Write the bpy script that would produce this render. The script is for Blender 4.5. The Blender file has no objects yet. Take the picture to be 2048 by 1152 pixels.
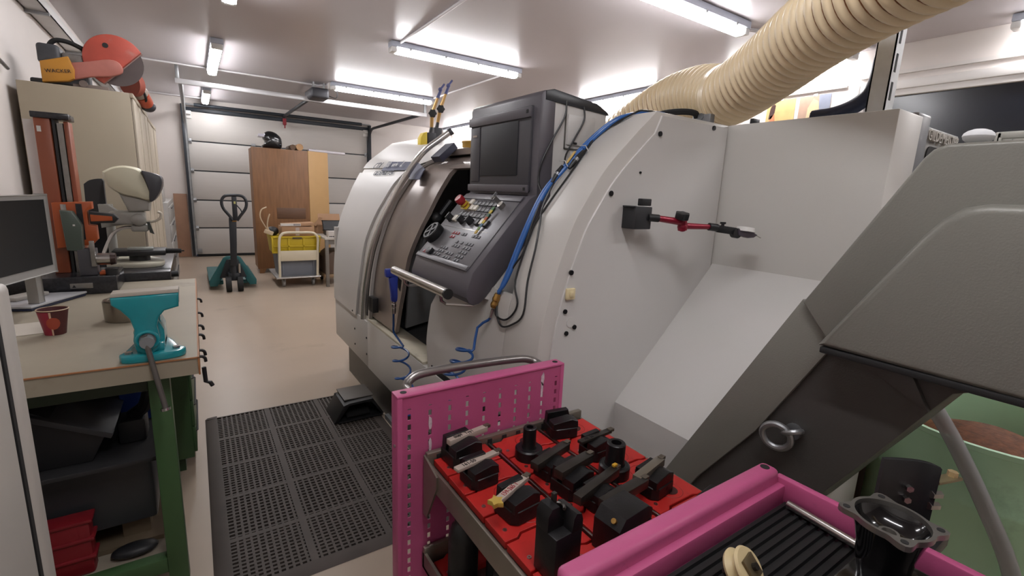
import bpy, bmesh, math, random
from mathutils import Vector, Matrix
random.seed(7)
PI = math.pi
SC = bpy.context.scene
COL = SC.collection

# ------------------------------------------------------------------ camera
cd = bpy.data.cameras.new('camera')
cd.sensor_width = 36.0
cd.lens = 16.5445
cd.clip_start = 0.02
cam = bpy.data.objects.new('camera', cd)
COL.objects.link(cam)
cam.matrix_world = Matrix(((0.83240959, 0.07238344, -0.54941324, 0.0),
                           (-0.55244061, 0.18644871, -0.81243231, 0.0),
                           (0.04363074, 0.97979463, 0.19518924, 1.40),
                           (0, 0, 0, 1)))
SC.camera = cam

# ------------------------------------------------------------------ world, exposure
w = bpy.data.worlds.new('night')
SC.world = w
w.use_nodes = True
w.node_tree.nodes['Background'].inputs[0].default_value = (0.010, 0.014, 0.024, 1)
w.node_tree.nodes['Background'].inputs[1].default_value = 1.0
SC.view_settings.view_transform = 'Standard'
SC.view_settings.look = 'None'
SC.view_settings.gamma = 1.0
SC.view_settings.use_curve_mapping = False
SC.view_settings.exposure = 0.2
TUBE_STRENGTH = 36.0          # the fluorescent diffusers are the only lamps of the room

# ------------------------------------------------------------------ materials
def lin(c):
    return tuple((v / 12.92 if v <= 0.04045 else ((v + 0.055) / 1.055) ** 2.4) for v in c)

def hx(h):
    return lin(tuple(int(h[i:i + 2], 16) / 255 for i in (0, 2, 4)))

MATS = {}
def mat(name, h, rough=0.5, metal=0.0, var=0.06, scale=6.0, bump=0.0, bscale=60.0, spec=0.5, alpha=1.0,
        trans=0.0, coat=0.0, stretch=None, dirt=None):
    if name in MATS:
        return MATS[name]
    m = bpy.data.materials.new(name)
    m.use_nodes = True
    nt = m.node_tree
    b = nt.nodes['Principled BSDF']
    c = hx(h)
    b.inputs['Roughness'].default_value = rough
    b.inputs['Metallic'].default_value = metal
    b.inputs['Specular IOR Level'].default_value = spec
    b.inputs['Coat Weight'].default_value = coat
    if trans:
        b.inputs['Transmission Weight'].default_value = trans
    if alpha < 1:
        b.inputs['Alpha'].default_value = alpha
    tc = nt.nodes.new('ShaderNodeTexCoord')
    mp = nt.nodes.new('ShaderNodeMapping')
    nt.links.new(tc.outputs['Object'], mp.inputs[0])
    if stretch:
        mp.inputs['Scale'].default_value = stretch
    n = nt.nodes.new('ShaderNodeTexNoise')
    n.inputs['Scale'].default_value = scale
    n.inputs['Detail'].default_value = 5
    nt.links.new(mp.outputs[0], n.inputs['Vector'])
    r = nt.nodes.new('ShaderNodeValToRGB')
    r.color_ramp.elements[0].position = 0.3
    r.color_ramp.elements[1].position = 0.7
    r.color_ramp.elements[0].color = tuple(v * (1 - var) for v in c) + (1,)
    r.color_ramp.elements[1].color = tuple(min(1, v * (1 + var)) for v in c) + (1,)
    nt.links.new(n.outputs['Fac'], r.inputs[0])
    out = r.outputs[0]
    if dirt:
        dh, dscale, lo, hi = dirt
        n2 = nt.nodes.new('ShaderNodeTexNoise')
        n2.inputs['Scale'].default_value = dscale
        n2.inputs['Detail'].default_value = 8
        n2.inputs['Roughness'].default_value = 0.65
        nt.links.new(tc.outputs['Object'], n2.inputs['Vector'])
        r2 = nt.nodes.new('ShaderNodeValToRGB')
        r2.color_ramp.elements[0].position = lo
        r2.color_ramp.elements[1].position = hi
        nt.links.new(n2.outputs['Fac'], r2.inputs[0])
        mx = nt.nodes.new('ShaderNodeMix')
        mx.data_type = 'RGBA'
        nt.links.new(r2.outputs[0], mx.inputs[0])
        nt.links.new(out, mx.inputs[6])
        mx.inputs[7].default_value = hx(dh) + (1,)
        out = mx.outputs[2]
    nt.links.new(out, b.inputs['Base Color'])
    if bump:
        n3 = nt.nodes.new('ShaderNodeTexNoise')
        n3.inputs['Scale'].default_value = bscale
        n3.inputs['Detail'].default_value = 3
        nt.links.new(mp.outputs[0], n3.inputs['Vector'])
        bp = nt.nodes.new('ShaderNodeBump')
        bp.inputs['Strength'].default_value = bump
        bp.inputs['Distance'].default_value = 0.002
        nt.links.new(n3.outputs['Fac'], bp.inputs['Height'])
        nt.links.new(bp.outputs[0], b.inputs['Normal'])
    MATS[name] = m
    return m

def emit(name, rgb, s):
    m = bpy.data.materials.new(name)
    m.use_nodes = True
    b = m.node_tree.nodes['Principled BSDF']
    b.inputs['Base Color'].default_value = (0.8, 0.8, 0.8, 1)
    b.inputs['Emission Color'].default_value = tuple(rgb) + (1,)
    b.inputs['Emission Strength'].default_value = s
    return m

# ------------------------------------------------------------------ mesh helpers (all add to one bmesh)
class MB:
    def __init__(self):
        self.bm = bmesh.new()
    def face(self, pts):
        self.bm.faces.new([self.bm.verts.new(p) for p in pts])
        return self
    def box(self, x0, x1, y0, y1, z0, z1, bev=0.0, seg=2):
        r = bmesh.ops.create_cube(self.bm, size=1.0)
        vs = r['verts']
        for v in vs:
            v.co = Vector(((x0 + x1) / 2 + v.co.x * (x1 - x0), (y0 + y1) / 2 + v.co.y * (y1 - y0), (z0 + z1) / 2 + v.co.z * (z1 - z0)))
        if bev:
            es = list({e for v in vs for e in v.link_edges})
            bmesh.ops.bevel(self.bm, geom=es, offset=bev, segments=seg, profile=0.5, affect='EDGES')
        return self
    def obox(self, c, ax, ay, az, bev=0.0):
        """box with centre c and three half-axis vectors"""
        c, ax, ay, az = Vector(c), Vector(ax), Vector(ay), Vector(az)
        r = bmesh.ops.create_cube(self.bm, size=2.0)
        vs = r['verts']
        for v in vs:
            v.co = c + ax * v.co.x + ay * v.co.y + az * v.co.z
        if bev:
            es = list({e for v in vs for e in v.link_edges})
            bmesh.ops.bevel(self.bm, geom=es, offset=bev, segments=2, profile=0.5, affect='EDGES')
        return self
    def cyl(self, p0, p1, r0, r1=None, seg=16, caps=True):
        p0, p1 = Vector(p0), Vector(p1)
        r1 = r0 if r1 is None else r1
        d = p1 - p0
        L = d.length
        q = d.to_track_quat('Z', 'Y').to_matrix().to_4x4()
        m = Matrix.Translation((p0 + p1) / 2) @ q
        bmesh.ops.create_cone(self.bm, cap_ends=caps, segments=seg, radius1=r0, radius2=r1, depth=L, matrix=m)
        return self
    def sph(self, c, r, seg=16, rings=10, scale=(1, 1, 1), rot=None):
        m = Matrix.Translation(Vector(c))
        if rot is not None:
            m = m @ rot
        m = m @ Matrix.Diagonal((scale[0], scale[1], scale[2], 1))
        bmesh.ops.create_uvsphere(self.bm, u_segments=seg, v_segments=rings, radius=r, matrix=m)
        return self
    def prism(self, pts, axis, a, b, bev=0.0, seg=2):
        """pts in the plane across `axis`: x->(y,z)  y->(x,z)  z->(x,y)"""
        def P(p, t):
            return {'x': (t, p[0], p[1]), 'y': (p[0], t, p[1]), 'z': (p[0], p[1], t)}[axis]
        n = len(pts)
        v0 = [self.bm.verts.new(P(p, a)) for p in pts]
        v1 = [self.bm.verts.new(P(p, b)) for p in pts]
        fs = [self.bm.faces.new(v0), self.bm.faces.new(list(reversed(v1)))]
        for i in range(n):
            j = (i + 1) % n
            fs.append(self.bm.faces.new((v0[j], v0[i], v1[i], v1[j])))
        bmesh.ops.recalc_face_normals(self.bm, faces=fs)
        if bev:
            es = list(fs[0].edges) + list(fs[1].edges)
            bmesh.ops.bevel(self.bm, geom=es, offset=bev, segments=seg, profile=0.5, affect='EDGES')
        return self
    def strip(self, prof, axis, a, b, thick):
        """open profile swept along axis and given a thickness (shell)"""
        ps = [Vector((p[0], p[1])) for p in prof]
        nn = []
        for i in range(len(ps)):
            t = (ps[min(i + 1, len(ps) - 1)] - ps[max(i - 1, 0)]).normalized()
            nn.append(Vector((t.y, -t.x)))
        inner = [tuple(p + n * thick) for p, n in zip(ps, nn)]
        return self.prism([tuple(p) for p in ps] + inner[::-1], axis, a, b)
    def rev(self, prof, c, axis='z', seg=24, closed=False):
        """profile of (radius, height) turned about an axis through c"""
        c = Vector(c)
        if isinstance(axis, str):
            axis = {'x': Vector((1, 0, 0)), 'y': Vector((0, 1, 0)), 'z': Vector((0, 0, 1))}[axis]
        q = Vector(axis).normalized().to_track_quat('Z', 'Y').to_matrix()
        rings = []
        for r, h in prof:
            if r < 1e-6:
                rings.append([self.bm.verts.new(c + q @ Vector((0, 0, h)))])
            else:
                rings.append([self.bm.verts.new(c + q @ Vector((r * math.cos(2 * PI * k / seg), r * math.sin(2 * PI * k / seg), h))) for k in range(seg)])
        if closed:
            rings.append(rings[0])
        for A, B in zip(rings, rings[1:]):
            for k in range(seg):
                l = (k + 1) % seg
                a0, a1 = A[k % len(A)], A[l % len(A)]
                b0, b1 = B[k % len(B)], B[l % len(B)]
                vs = []
                for v in (a0, a1, b1, b0):
                    if v not in vs:
                        vs.append(v)
                if len(vs) > 2:
                    self.bm.faces.new(vs)
        return self
    def tube(self, path, r, seg=10, closed=False, caps=True):
        P = [Vector(p) for p in path]
        n = len(P)
        rr = r if isinstance(r, (list, tuple)) else [r] * n
        T = []
        for i in range(n):
            if closed:
                T.append((P[(i + 1) % n] - P[i - 1]).normalized())
            else:
                T.append((P[min(i + 1, n - 1)] - P[max(i - 1, 0)]).normalized())
        up = Vector((0, 0, 1)) if abs(T[0].z) < 0.9 else Vector((1, 0, 0))
        N = (up - T[0] * up.dot(T[0])).normalized()
        rings = []
        for i in range(n):
            N = (N - T[i] * N.dot(T[i]))
            N.normalize()
            Bn = T[i].cross(N)
            rings.append([self.bm.verts.new(P[i] + (N * math.cos(2 * PI * k / seg) + Bn * math.sin(2 * PI * k / seg)) * rr[i]) for k in range(seg)])
        if closed:
            rings.append(rings[0])
        for A, B in zip(rings, rings[1:]):
            for k in range(seg):
                l = (k + 1) % seg
                self.bm.faces.new((A[k], A[l], B[l], B[k]))
        if caps and not closed:
            self.bm.faces.new(rings[0][::-1])
            self.bm.faces.new(rings[-1])
        return self
    def pillow(self, pts, axis, a, b, n=3.0, k=7, amt=1.0):
        """outline swollen between a and b: full size in the middle, drawn in towards both ends"""
        def P(p, t):
            return {'x': (t, p[0], p[1]), 'y': (p[0], t, p[1]), 'z': (p[0], p[1], t)}[axis]
        cx = sum(p[0] for p in pts) / len(pts)
        cy = sum(p[1] for p in pts) / len(pts)
        R = []
        for i in range(k + 1):
            u = math.sin(PI / 2 * (-1 + 2 * i / k))
            s = 1 - amt * (1 - max(0.0, 1 - abs(u) ** n) ** (1 / n)) * (1.0 if 0 < i < k else .82)
            t = (a + b) / 2 + (b - a) / 2 * u
            R.append([self.bm.verts.new(P((cx + (p[0] - cx) * s, cy + (p[1] - cy) * s), t)) for p in pts])
        m = len(pts)
        for A, B in zip(R, R[1:]):
            for i in range(m):
                j = (i + 1) % m
                self.bm.faces.new((A[i], A[j], B[j], B[i]))
        self.bm.faces.new(R[0])
        self.bm.faces.new(R[-1][::-1])
        return self
    def torus(self, c, axis, R, r, seg=28, rs=10):
        q = Vector(axis).normalized().to_track_quat('Z', 'Y').to_matrix()
        return self.tube([Vector(c) + q @ Vector((R * math.cos(2 * PI * k / seg), R * math.sin(2 * PI * k / seg), 0)) for k in range(seg)], r, rs, closed=True)

def smooth_path(pts, n=8):
    P = [Vector(p) for p in pts]
    P = [2 * P[0] - P[1]] + P + [2 * P[-1] - P[-2]]
    out = []
    for i in range(1, len(P) - 2):
        a, b, c, d = P[i - 1:i + 3]
        for k in range(n):
            t = k / n
            out.append(0.5 * ((2 * b) + (-a + c) * t + (2 * a - 5 * b + 4 * c - d) * t * t + (-a + 3 * b - 3 * c + d) * t ** 3))
    out.append(P[-2])
    return out

def sm2(pts, n=6):
    return [(p.x, p.y) for p in smooth_path([(a, b, 0) for a, b in pts], n)]

def rrect(x0, x1, y0, y1, r, n=5):
    out = []
    for cx, cy, a in ((x1 - r, y1 - r, 0), (x0 + r, y1 - r, PI / 2), (x0 + r, y0 + r, PI), (x1 - r, y0 + r, 1.5 * PI)):
        for k in range(n + 1):
            t = a + PI / 2 * k / n
            out.append((cx + r * math.cos(t), cy + r * math.sin(t)))
    return out

def mesh_of(mb, name, m, shift=None, sharp=35):
    bm = mb.bm
    bmesh.ops.recalc_face_normals(bm, faces=bm.faces)
    if shift is not None:
        bmesh.ops.translate(bm, verts=bm.verts, vec=-shift)
    lim = math.radians(sharp)
    for f in bm.faces:
        f.smooth = True
    for e in bm.edges:
        e.smooth = len(e.link_faces) == 2 and e.calc_face_angle(0) < lim
    me = bpy.data.meshes.new(name)
    bm.to_mesh(me)
    bm.free()
    me.materials.append(m)
    return me

def top_of(o):
    while o.parent:
        o = o.parent
    return o

def obj(name, mb, m, parent=None, local=False, sharp=35, label=None):
    """one mesh object; geometry is in world coordinates unless local"""
    shift = None
    if parent is not None and not local:
        shift = Vector(top_of(parent).location)
    o = bpy.data.objects.new(name, mesh_of(mb, name, m, shift, sharp))
    COL.objects.link(o)
    if parent is not None:
        o.parent = parent
    if label:
        o['label'] = label
    return o

def tag(o, label, cat, group=None):
    o['label'] = label
    o['category'] = cat
    if group:
        o['group'] = group
    return o

def thing(name, label, cat, loc=(0, 0, 0), rotz=0.0, group=None):
    o = bpy.data.objects.new(name, None)
    o.empty_display_size = 0.05
    COL.objects.link(o)
    o.location = loc
    o.rotation_euler = (0, 0, rotz)
    return tag(o, label, cat, group)

def struct(name, mb, m, parent=None, sharp=35):
    o = obj(name, mb, m, parent, sharp=sharp)
    if parent is None:
        o['kind'] = 'structure'
    return o

def dup(o, parent=None):
    c = o.copy()
    COL.objects.link(c)
    c.parent = parent
    for ch in o.children:
        dup(ch, c)
    return c

def text_mesh(name, s, size, origin, right, up, m, parent, depth=0.0015, align='LEFT', shear=0.0, xs=1.0):
    """flat lettering as thin geometry; right/up are world direction vectors"""
    cu = bpy.data.curves.new(name, 'FONT')
    cu.body = s
    cu.size = size
    cu.align_x = align
    cu.extrude = depth / 2
    cu.shear = shear
    cu.resolution_u = 2
    t = bpy.data.objects.new(name, cu)
    COL.objects.link(t)
    dg = bpy.context.evaluated_depsgraph_get()
    me = bpy.data.meshes.new_from_object(t.evaluated_get(dg))
    COL.objects.unlink(t)
    bpy.data.objects.remove(t)
    r, u = Vector(right).normalized(), Vector(up).normalized()
    n = r.cross(u)
    sh = Vector(top_of(parent).location) if parent else Vector((0, 0, 0))
    o0 = Vector(origin) - sh
    for v in me.vertices:
        v.co = o0 + r * v.co.x * xs + u * v.co.y + n * v.co.z
    me.name = name
    me.materials.clear()
    me.materials.append(m)
    o = bpy.data.objects.new(name, me)
    COL.objects.link(o)
    if parent:
        o.parent = parent
    return o

# common finishes
M_white = mat('white_paint', 'cfccc8', 0.42, var=0.02, bump=0.08, bscale=220)
M_dark = mat('black_plastic', '1b1c1e', 0.45, var=0.15)
M_rubber = mat('black_rubber', '151516', 0.75, var=0.2)
M_steel = mat('brushed_steel', 'b4b1ad', 0.28, 1.0, var=0.08, scale=20)
M_galv = mat('galvanised_steel', '9a9c9e', 0.42, 0.85, var=0.15, scale=14)
M_chrome = mat('chrome', 'd2d2d2', 0.12, 1.0, var=0.02)
M_screw = mat('screw_black', '17171a', 0.4, 0.5, var=0.1)
M_black_oxide = mat('black_oxide_steel', '1c1b1d', 0.36, 0.35, var=0.35, scale=25, bump=0.15, bscale=150)
# ================================================================== the room
M_floor = mat('epoxy_floor', 'a89887', 0.34, var=0.05, scale=1.6, bump=0.05, bscale=25, dirt=('7d6f60', 1.3, 0.60, 0.86))
M_ceil = mat('ceiling_paint', 'b9b3b6', 0.33, var=0.02, scale=1.2)
M_wall = mat('wall_paint', 'd3ccc7', 0.6, var=0.02, scale=3, bump=0.1, bscale=80)
XL, XR, YB, YF, ZC = -0.89, 5.2, 10.54, -2.6, 2.82
struct('floor', MB().box(XL - .1, XR + .1, YF - .1, YB + .1, -0.1, 0.0), M_floor)
struct('ceiling', MB().box(XL - .1, XR + .1, YF - .1, YB + .1, ZC, ZC + .1), M_ceil)
struct('wall_left', MB().box(XL - .1, XL, YF, YB, 0, ZC), M_wall)
struct('wall_front', MB().box(XL - .1, XR + .1, YF - .1, YF, 0, ZC), M_wall)
DX0, DX1, DZ = -0.03, 3.20, 2.66
wb = struct('wall_back', MB().box(XL - .1, DX0, YB, YB + .1, 0, ZC).box(DX1, XR + .1, YB, YB + .1, 0, ZC).box(DX0, DX1, YB, YB + .1, DZ, ZC), M_wall)
WY0, WY1, WZ0, WZ1 = -1.1, 2.08, 1.25, 2.44
wr = struct('wall_right', MB().box(XR, XR + .1, YF, WY0, 0, ZC).box(XR, XR + .1, WY1, YB, 0, ZC).box(XR, XR + .1, WY0, WY1, 0, WZ0).box(XR, XR + .1, WY0, WY1, WZ1, ZC), M_wall)
# panel seams standing a little proud along the right wall (they show above the window and the calendars)
M_trim = mat('wall_trim', 'cfcac6', 0.5, var=0.02)
struct('trim_1', MB().box(XR - .02, XR, 2.2, YB, 2.52, 2.535), M_trim)
struct('trim_2', MB().box(XR - .025, XR, WY0 - .2, 2.1, 2.57, 2.60), M_trim)
# window
M_glass = mat('night_glass', '12161f', 0.22, var=0.0, spec=0.6)
M_frame = mat('window_frame_paint', 'd6d3d0', 0.4, var=0.02)
win = bpy.data.objects.new('window_1', None)
COL.objects.link(win)
win.location = (XR, 0.5, WZ0)
win['kind'] = 'structure'
b = MB()
b.box(XR - .05, XR + .06, WY0, WY1, WZ1, WZ1 + .07, .006).box(XR - .05, XR + .06, WY0, WY1, WZ0 - .07, WZ0, .006)
b.box(XR - .05, XR + .06, WY1, WY1 + .07, WZ0 - .07, WZ1 + .07, .006).box(XR - .05, XR + .06, WY0 - .07, WY0, WZ0 - .07, WZ1 + .07, .006)
b.box(XR - .03, XR + .05, WY0, WY1, WZ1 - .05, WZ1, .004).box(XR - .03, XR + .05, WY1 - .05, WY1, WZ0, WZ1, .004)
obj('window_frame', b, M_frame, win)
obj('mullion', MB().box(XR - .03, XR + .05, .78, .86, WZ0, WZ1, .005), M_frame, win)
obj('pane', MB().box(XR + .01, XR + .02, .86, WY1, WZ0, WZ1), M_glass, win)
obj('pane', MB().box(XR + .01, XR + .02, WY0, .78, WZ0, WZ1), M_glass, win)
obj('window_sill', MB().box(XR - .14, XR, WY0 - .08, WY1 + .08, WZ0 - .10, WZ0 - .07, .006), M_frame, win)

# sectional garage door
M_panel = mat('door_panel', 'c3bfba', 0.45, var=0.02, scale=2, bump=0.25, bscale=12, stretch=(1, 1, 30))
M_seam = mat('door_seal', '20262e', 0.5, var=0.1)
door = bpy.data.objects.new('door_1', None)
COL.objects.link(door)
door.location = (1.58, YB - .02, 0)
door['kind'] = 'structure'
zs = [0.035, .535, 1.045, 1.57, 2.085, 2.60]
for i in range(5):
    obj('door_panel', MB().box(DX0 + .02, DX1 - .02, YB - .045, YB - .005, zs[i] + .011, zs[i + 1] - .011, .006), M_panel, door)
    obj('panel_joint', MB().box(DX0 + .02, DX1 - .02, YB - .03, YB, zs[i] - .011, zs[i] + .011), M_seam, door)
obj('bottom_seal', MB().box(DX0 + .02, DX1 - .02, YB - .05, YB, 0.0, .045, .008), M_rubber, door)
obj('lintel_seal', MB().box(DX0, DX1, YB - .055, YB - .005, 2.595, 2.66, .004), M_seam, door)
obj('spring_shaft', MB().cyl((DX0 - .03, YB - .12, 2.70), (DX1 + .03, YB - .12, 2.70), .014), M_galv, door)
obj('torsion_spring', MB().cyl((DX0 + .15, YB - .12, 2.70), (DX1 - .15, YB - .12, 2.70), .03), M_seam, door)
for x in (DX0 + .04, 1.02, 2.1, DX1 - .04):
    for z in zs[1:5]:
        obj('hinge', MB().box(x - .035, x + .035, YB - .058, YB - .043, z - .04, z + .04, .003).cyl((x - .03, YB - .062, z), (x + .03, YB - .062, z), .012), M_galv, door)
for x in (DX0 + .05, DX1 - .05):
    obj('roller_bracket', MB().box(x - .05, x + .05, YB - .06, YB - .043, 2.47, 2.60, .003).cyl((x - .04, YB - .08, 2.55), (x + .04, YB - .08, 2.55), .02), mat('bracket_white', 'd5d2ce', .5), door)
    obj('corner_bracket', MB().box(x - .045, x + .045, YB - .06, YB - .043, .06, .15, .003), M_galv, door)
for s, x in ((-1, DX0), (1, DX1)):
    b = MB()
    path = [(x, YB - .09, .05), (x, YB - .09, 2.28)]
    for k in range(9):
        a = PI / 2 * k / 8
        path.append((x, YB - .09 - .33 * (1 - math.cos(a)), 2.28 + .33 * math.sin(a)))
    path.append((x, 7.62, 2.61))
    b.tube(path, .026, 6)
    obj('track', b, M_galv if s < 0 else M_seam, door)
    obj('track_angle', MB().box(x + s * .03 - .02, x + s * .03 + .02, YB - .12, YB, .03, 2.70, .003), M_seam, door)
obj('cross_rail', MB().box(DX0 - .06, DX1 + .1, 7.60, 7.64, 2.585, 2.645, .003), mat('rail_light', 'c2c2c4', .35, .6), door)
for x in (DX0 - .03, DX1 + .07):
    obj('rail_hanger', MB().box(x - .02, x + .02, 7.60, 7.63, 2.645, ZC, .002), M_galv, door)
obj('guide_rail', MB().box(1.545, 1.585, 7.75, YB - .06, 2.66, 2.70, .003), M_seam, door)
obj('release_handle', MB().box(1.54, 1.60, YB - .16, YB - .10, 2.52, 2.64, .01).cyl((1.57, YB - .13, 2.46), (1.57, YB - .13, 2.53), .012), mat('handle_red', '8c1f2c', .45), door)
op = thing('door_opener', 'dark grey garage door drive unit hanging under the ceiling', 'motor', (1.57, 7.55, 2.62))
obj('housing', MB().box(1.46, 1.70, 7.32, 7.80, 2.60, 2.74, .03, 3), mat('opener_grey', '33343a', .45), op)
obj('bracket', MB().box(1.50, 1.52, 7.4, 7.44, 2.73, ZC).box(1.64, 1.66, 7.4, 7.44, 2.73, ZC), M_galv, op)
obj('socket_box', MB().box(1.68, 1.78, 7.25, 7.33, ZC - .09, ZC - .002, .008), M_white, op)
obj('power_cord', MB().tube(smooth_path([(1.70, 7.40, 2.66), (1.79, 7.34, 2.63), (1.80, 7.30, 2.70), (1.74, 7.29, 2.75)]), .006, 6), M_dark, op)

# hardboard panel standing beside the door
tag(obj('hardboard_panel', MB().box(-.30, -.10, YB - .035, YB - .02, .005, 1.15, .002), mat('hardboard', '9a7761', .7, var=.08)), 'brown hardboard panel standing against the back wall beside the garage door', 'panel')

# ceiling conduits
M_cond = mat('conduit_white', 'cfccce', .45)
def conduit(pts, label, r=.012):
    o = obj('ceiling_conduit', MB().tube(pts, r, 8), M_cond)
    return tag(o, label, 'conduit', 'white conduits under the ceiling')
zc = ZC - .013
conduit([(XL + .1, 7.55, zc), (1.60, 7.55, zc), (1.70, 7.40, zc)], 'white conduit running across the ceiling to the door drive unit')
conduit([(XL + .1, 10.30, zc), (.30, 10.28, zc)], 'white conduit on the ceiling just before the garage door wall')
conduit([(1.80, 4.88, zc), (1.78, 2.6, zc), (1.72, .2, zc)], 'white conduit along the ceiling from the middle lamp towards the front')
conduit([(3.22, 7.35, zc), (3.22, 4.95, zc)], 'white conduit on the ceiling joining the middle lamp and the door lamp')
conduit([(3.75, 2.52, zc), (5.1, 2.0, zc)], 'white conduit on the ceiling leaving the lamp above the duct')
tag(obj('smoke_detector', MB().rev([(0, -.035), (.03, -.035), (.05, -.02), (.055, 0)], (1.45, 3.55, ZC - .001), 'z', 20), M_trim), 'round white smoke detector on the ceiling', 'detector')

# cable tray on the left wall under the ceiling
tr = thing('cable_tray', 'galvanised cable tray with loose cables high on the left wall', 'cable tray', (XL + .06, 4.0, 2.52))
obj('tray', MB().box(XL + .008, XL + .125, -2.0, 9.6, 2.52, 2.528).box(XL + .008, XL + .012, -2.0, 9.6, 2.52, 2.59).box(XL + .12, XL + .125, -2.0, 9.6, 2.52, 2.59), mat('tray_metal', 'b9b8b6', .4, .6), tr)
for k in range(9):
    obj('bracket', MB().box(XL + .002, XL + .13, -1.6 + k * 1.3, -1.57 + k * 1.3, 2.50, 2.52), M_galv, tr)
for k in range(3):
    p = [(XL + .03 + .025 * k + random.uniform(-.012, .012), -2 + j * .58, 2.536 + .012 * random.random()) for j in range(20)]
    obj('cable', MB().tube(smooth_path(p, 3), .006, 6), M_dark if k else M_trim, tr)
tag(obj('wall_bracket_arm', MB().tube([(XL + .03, 3.30, 2.16), (XL + .03, 3.33, 2.13), (XL + .03, 4.15, 2.00)], .010, 8).box(XL + .002, XL + .04, 3.26, 3.34, 2.15, 2.24), M_galv), 'thin grey metal arm fixed to the left wall beside the tall cabinet', 'bracket')

# fluorescent lamps
M_tube = emit('tube_light', (1.0, 0.985, 1.0), TUBE_STRENGTH)
M_lampbody = mat('lamp_housing', 'aab0bd', .45)
M_endcap = mat('lamp_endcap', 'd2d2d0', .3)
def lamp(x, y, L, along, label):
    t = thing('ceiling_lamp', label, 'lamp', (x, y, ZC - .10), 0, 'fluorescent lamps under the ceiling')
    h = L / 2
    def bx(a, b_, w_, z0, z1, bev):
        return MB().box(a, b_, -w_, w_, z0, z1, bev) if along == 'x' else MB().box(-w_, w_, a, b_, z0, z1, bev)
    obj('housing', bx(-h, h, .058, .045, .098, .008), M_lampbody, t, local=True)
    prof = [(.05, .044), (.046, .012), (.028, -.006), (-.028, -.006), (-.046, .012), (-.05, .044)]
    b = MB()
    b.prism([(p[0], p[1]) for p in prof], 'x' if along == 'x' else 'y', -h + .06, h - .06)
    obj('diffuser', b, M_tube, t, local=True)
    for s in (-1, 1):
        obj('end_cap', bx(min(s * h, s * (h - .06)), max(s * h, s * (h - .06)), .052, -.004, .048, .012), M_endcap, t, local=True)
    for k in range(4):
        q = -h + L * (k + .5) / 4
        obj('clip', bx(q - .012, q + .012, .061, .03, .055, .002), M_galv, t, local=True)
    return t
lamp(2.48, 4.85, 1.54, 'x', 'fluorescent ceiling lamp above the lathe door')
lamp(2.47, 7.22, 1.54, 'x', 'fluorescent ceiling lamp beside the garage door drive unit')
lamp(3.00, 2.42, 1.54, 'x', 'fluorescent ceiling lamp above the corrugated duct')
lamp(.31, 6.75, 1.54, 'y', 'fluorescent ceiling lamp over the aisle, before the cross rail of the door')
lamp(.29, 9.70, 1.30, 'y', 'fluorescent ceiling lamp just in front of the garage door')
lamp(.33, 3.75, 1.54, 'y', 'fluorescent ceiling lamp over the aisle nearest the rubber mat')
lamp(4.98, 5.00, 1.54, 'y', 'fluorescent ceiling lamp by the right wall behind the lathe console')
lamp(4.94, 9.60, 1.54, 'y', 'fluorescent ceiling lamp by the right wall near the back corner')
lamp(5.02, 2.75, 1.3, 'y', 'fluorescent ceiling lamp by the right wall above the calendar pages')
lamp(5.02, .35, 1.54, 'y', 'fluorescent ceiling lamp by the right wall in front of the window')
lamp(.33, .20, 1.54, 'y', 'fluorescent ceiling lamp over the front of the aisle')
lamp(2.50, -.50, 1.54, 'x', 'fluorescent ceiling lamp above the chip conveyor and drum')

# calendar pages on the right wall
def poster(y0, y1, z0, z1, label, shapes, base):
    t = thing('calendar_page', label, 'poster', (XR - .002, (y0 + y1) / 2, z0), 0, 'calendar pages on the right wall')
    obj('sheet', MB().box(XR - .006, XR - .002, y0, y1, z0, z1), mat('sheet_' + base, base, .35, var=.12, scale=9), t)
    for nm, pts, h in shapes:
        obj(nm, MB().prism([(y1 - (y1 - y0) * u, z0 + (z1 - z0) * v) for u, v in pts], 'x', XR - .008, XR - .006), mat('print_' + h, h, .35, var=.1, scale=15), t)
    obj('tape', MB().box(XR - .009, XR - .006, (y0 + y1) / 2 - .02, (y0 + y1) / 2 + .02, z1 - .01, z1 + .012), M_trim, t)
poster(2.66, 2.95, 2.08, 2.49, 'calendar page with an orange print of a dark haired figure', [
    ('printed_hair', [(.10, .55), (.14, .82), (.22, .92), (.32, .88), (.30, .70), (.20, .55)], '3a211c'),
    ('printed_figure', [(.12, .30), (.16, .62), (.30, .66), (.34, .48), (.70, .44), (.72, .40), (.36, .40), (.34, .10), (.12, .10)], 'b0704e')], 'bfa26c')
poster(2.33, 2.62, 2.10, 2.49, 'calendar page with a pale print of a light haired figure', [
    ('printed_background', [(.62, 1.0), (1.0, 1.0), (1.0, 0), (.75, 0)], '7d8290'),
    ('printed_hair', [(.25, 0), (.30, .7), (.45, .92), (.62, .85), (.72, .5), (.78, 0)], 'c2ab88')], 'a58a78')
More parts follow.
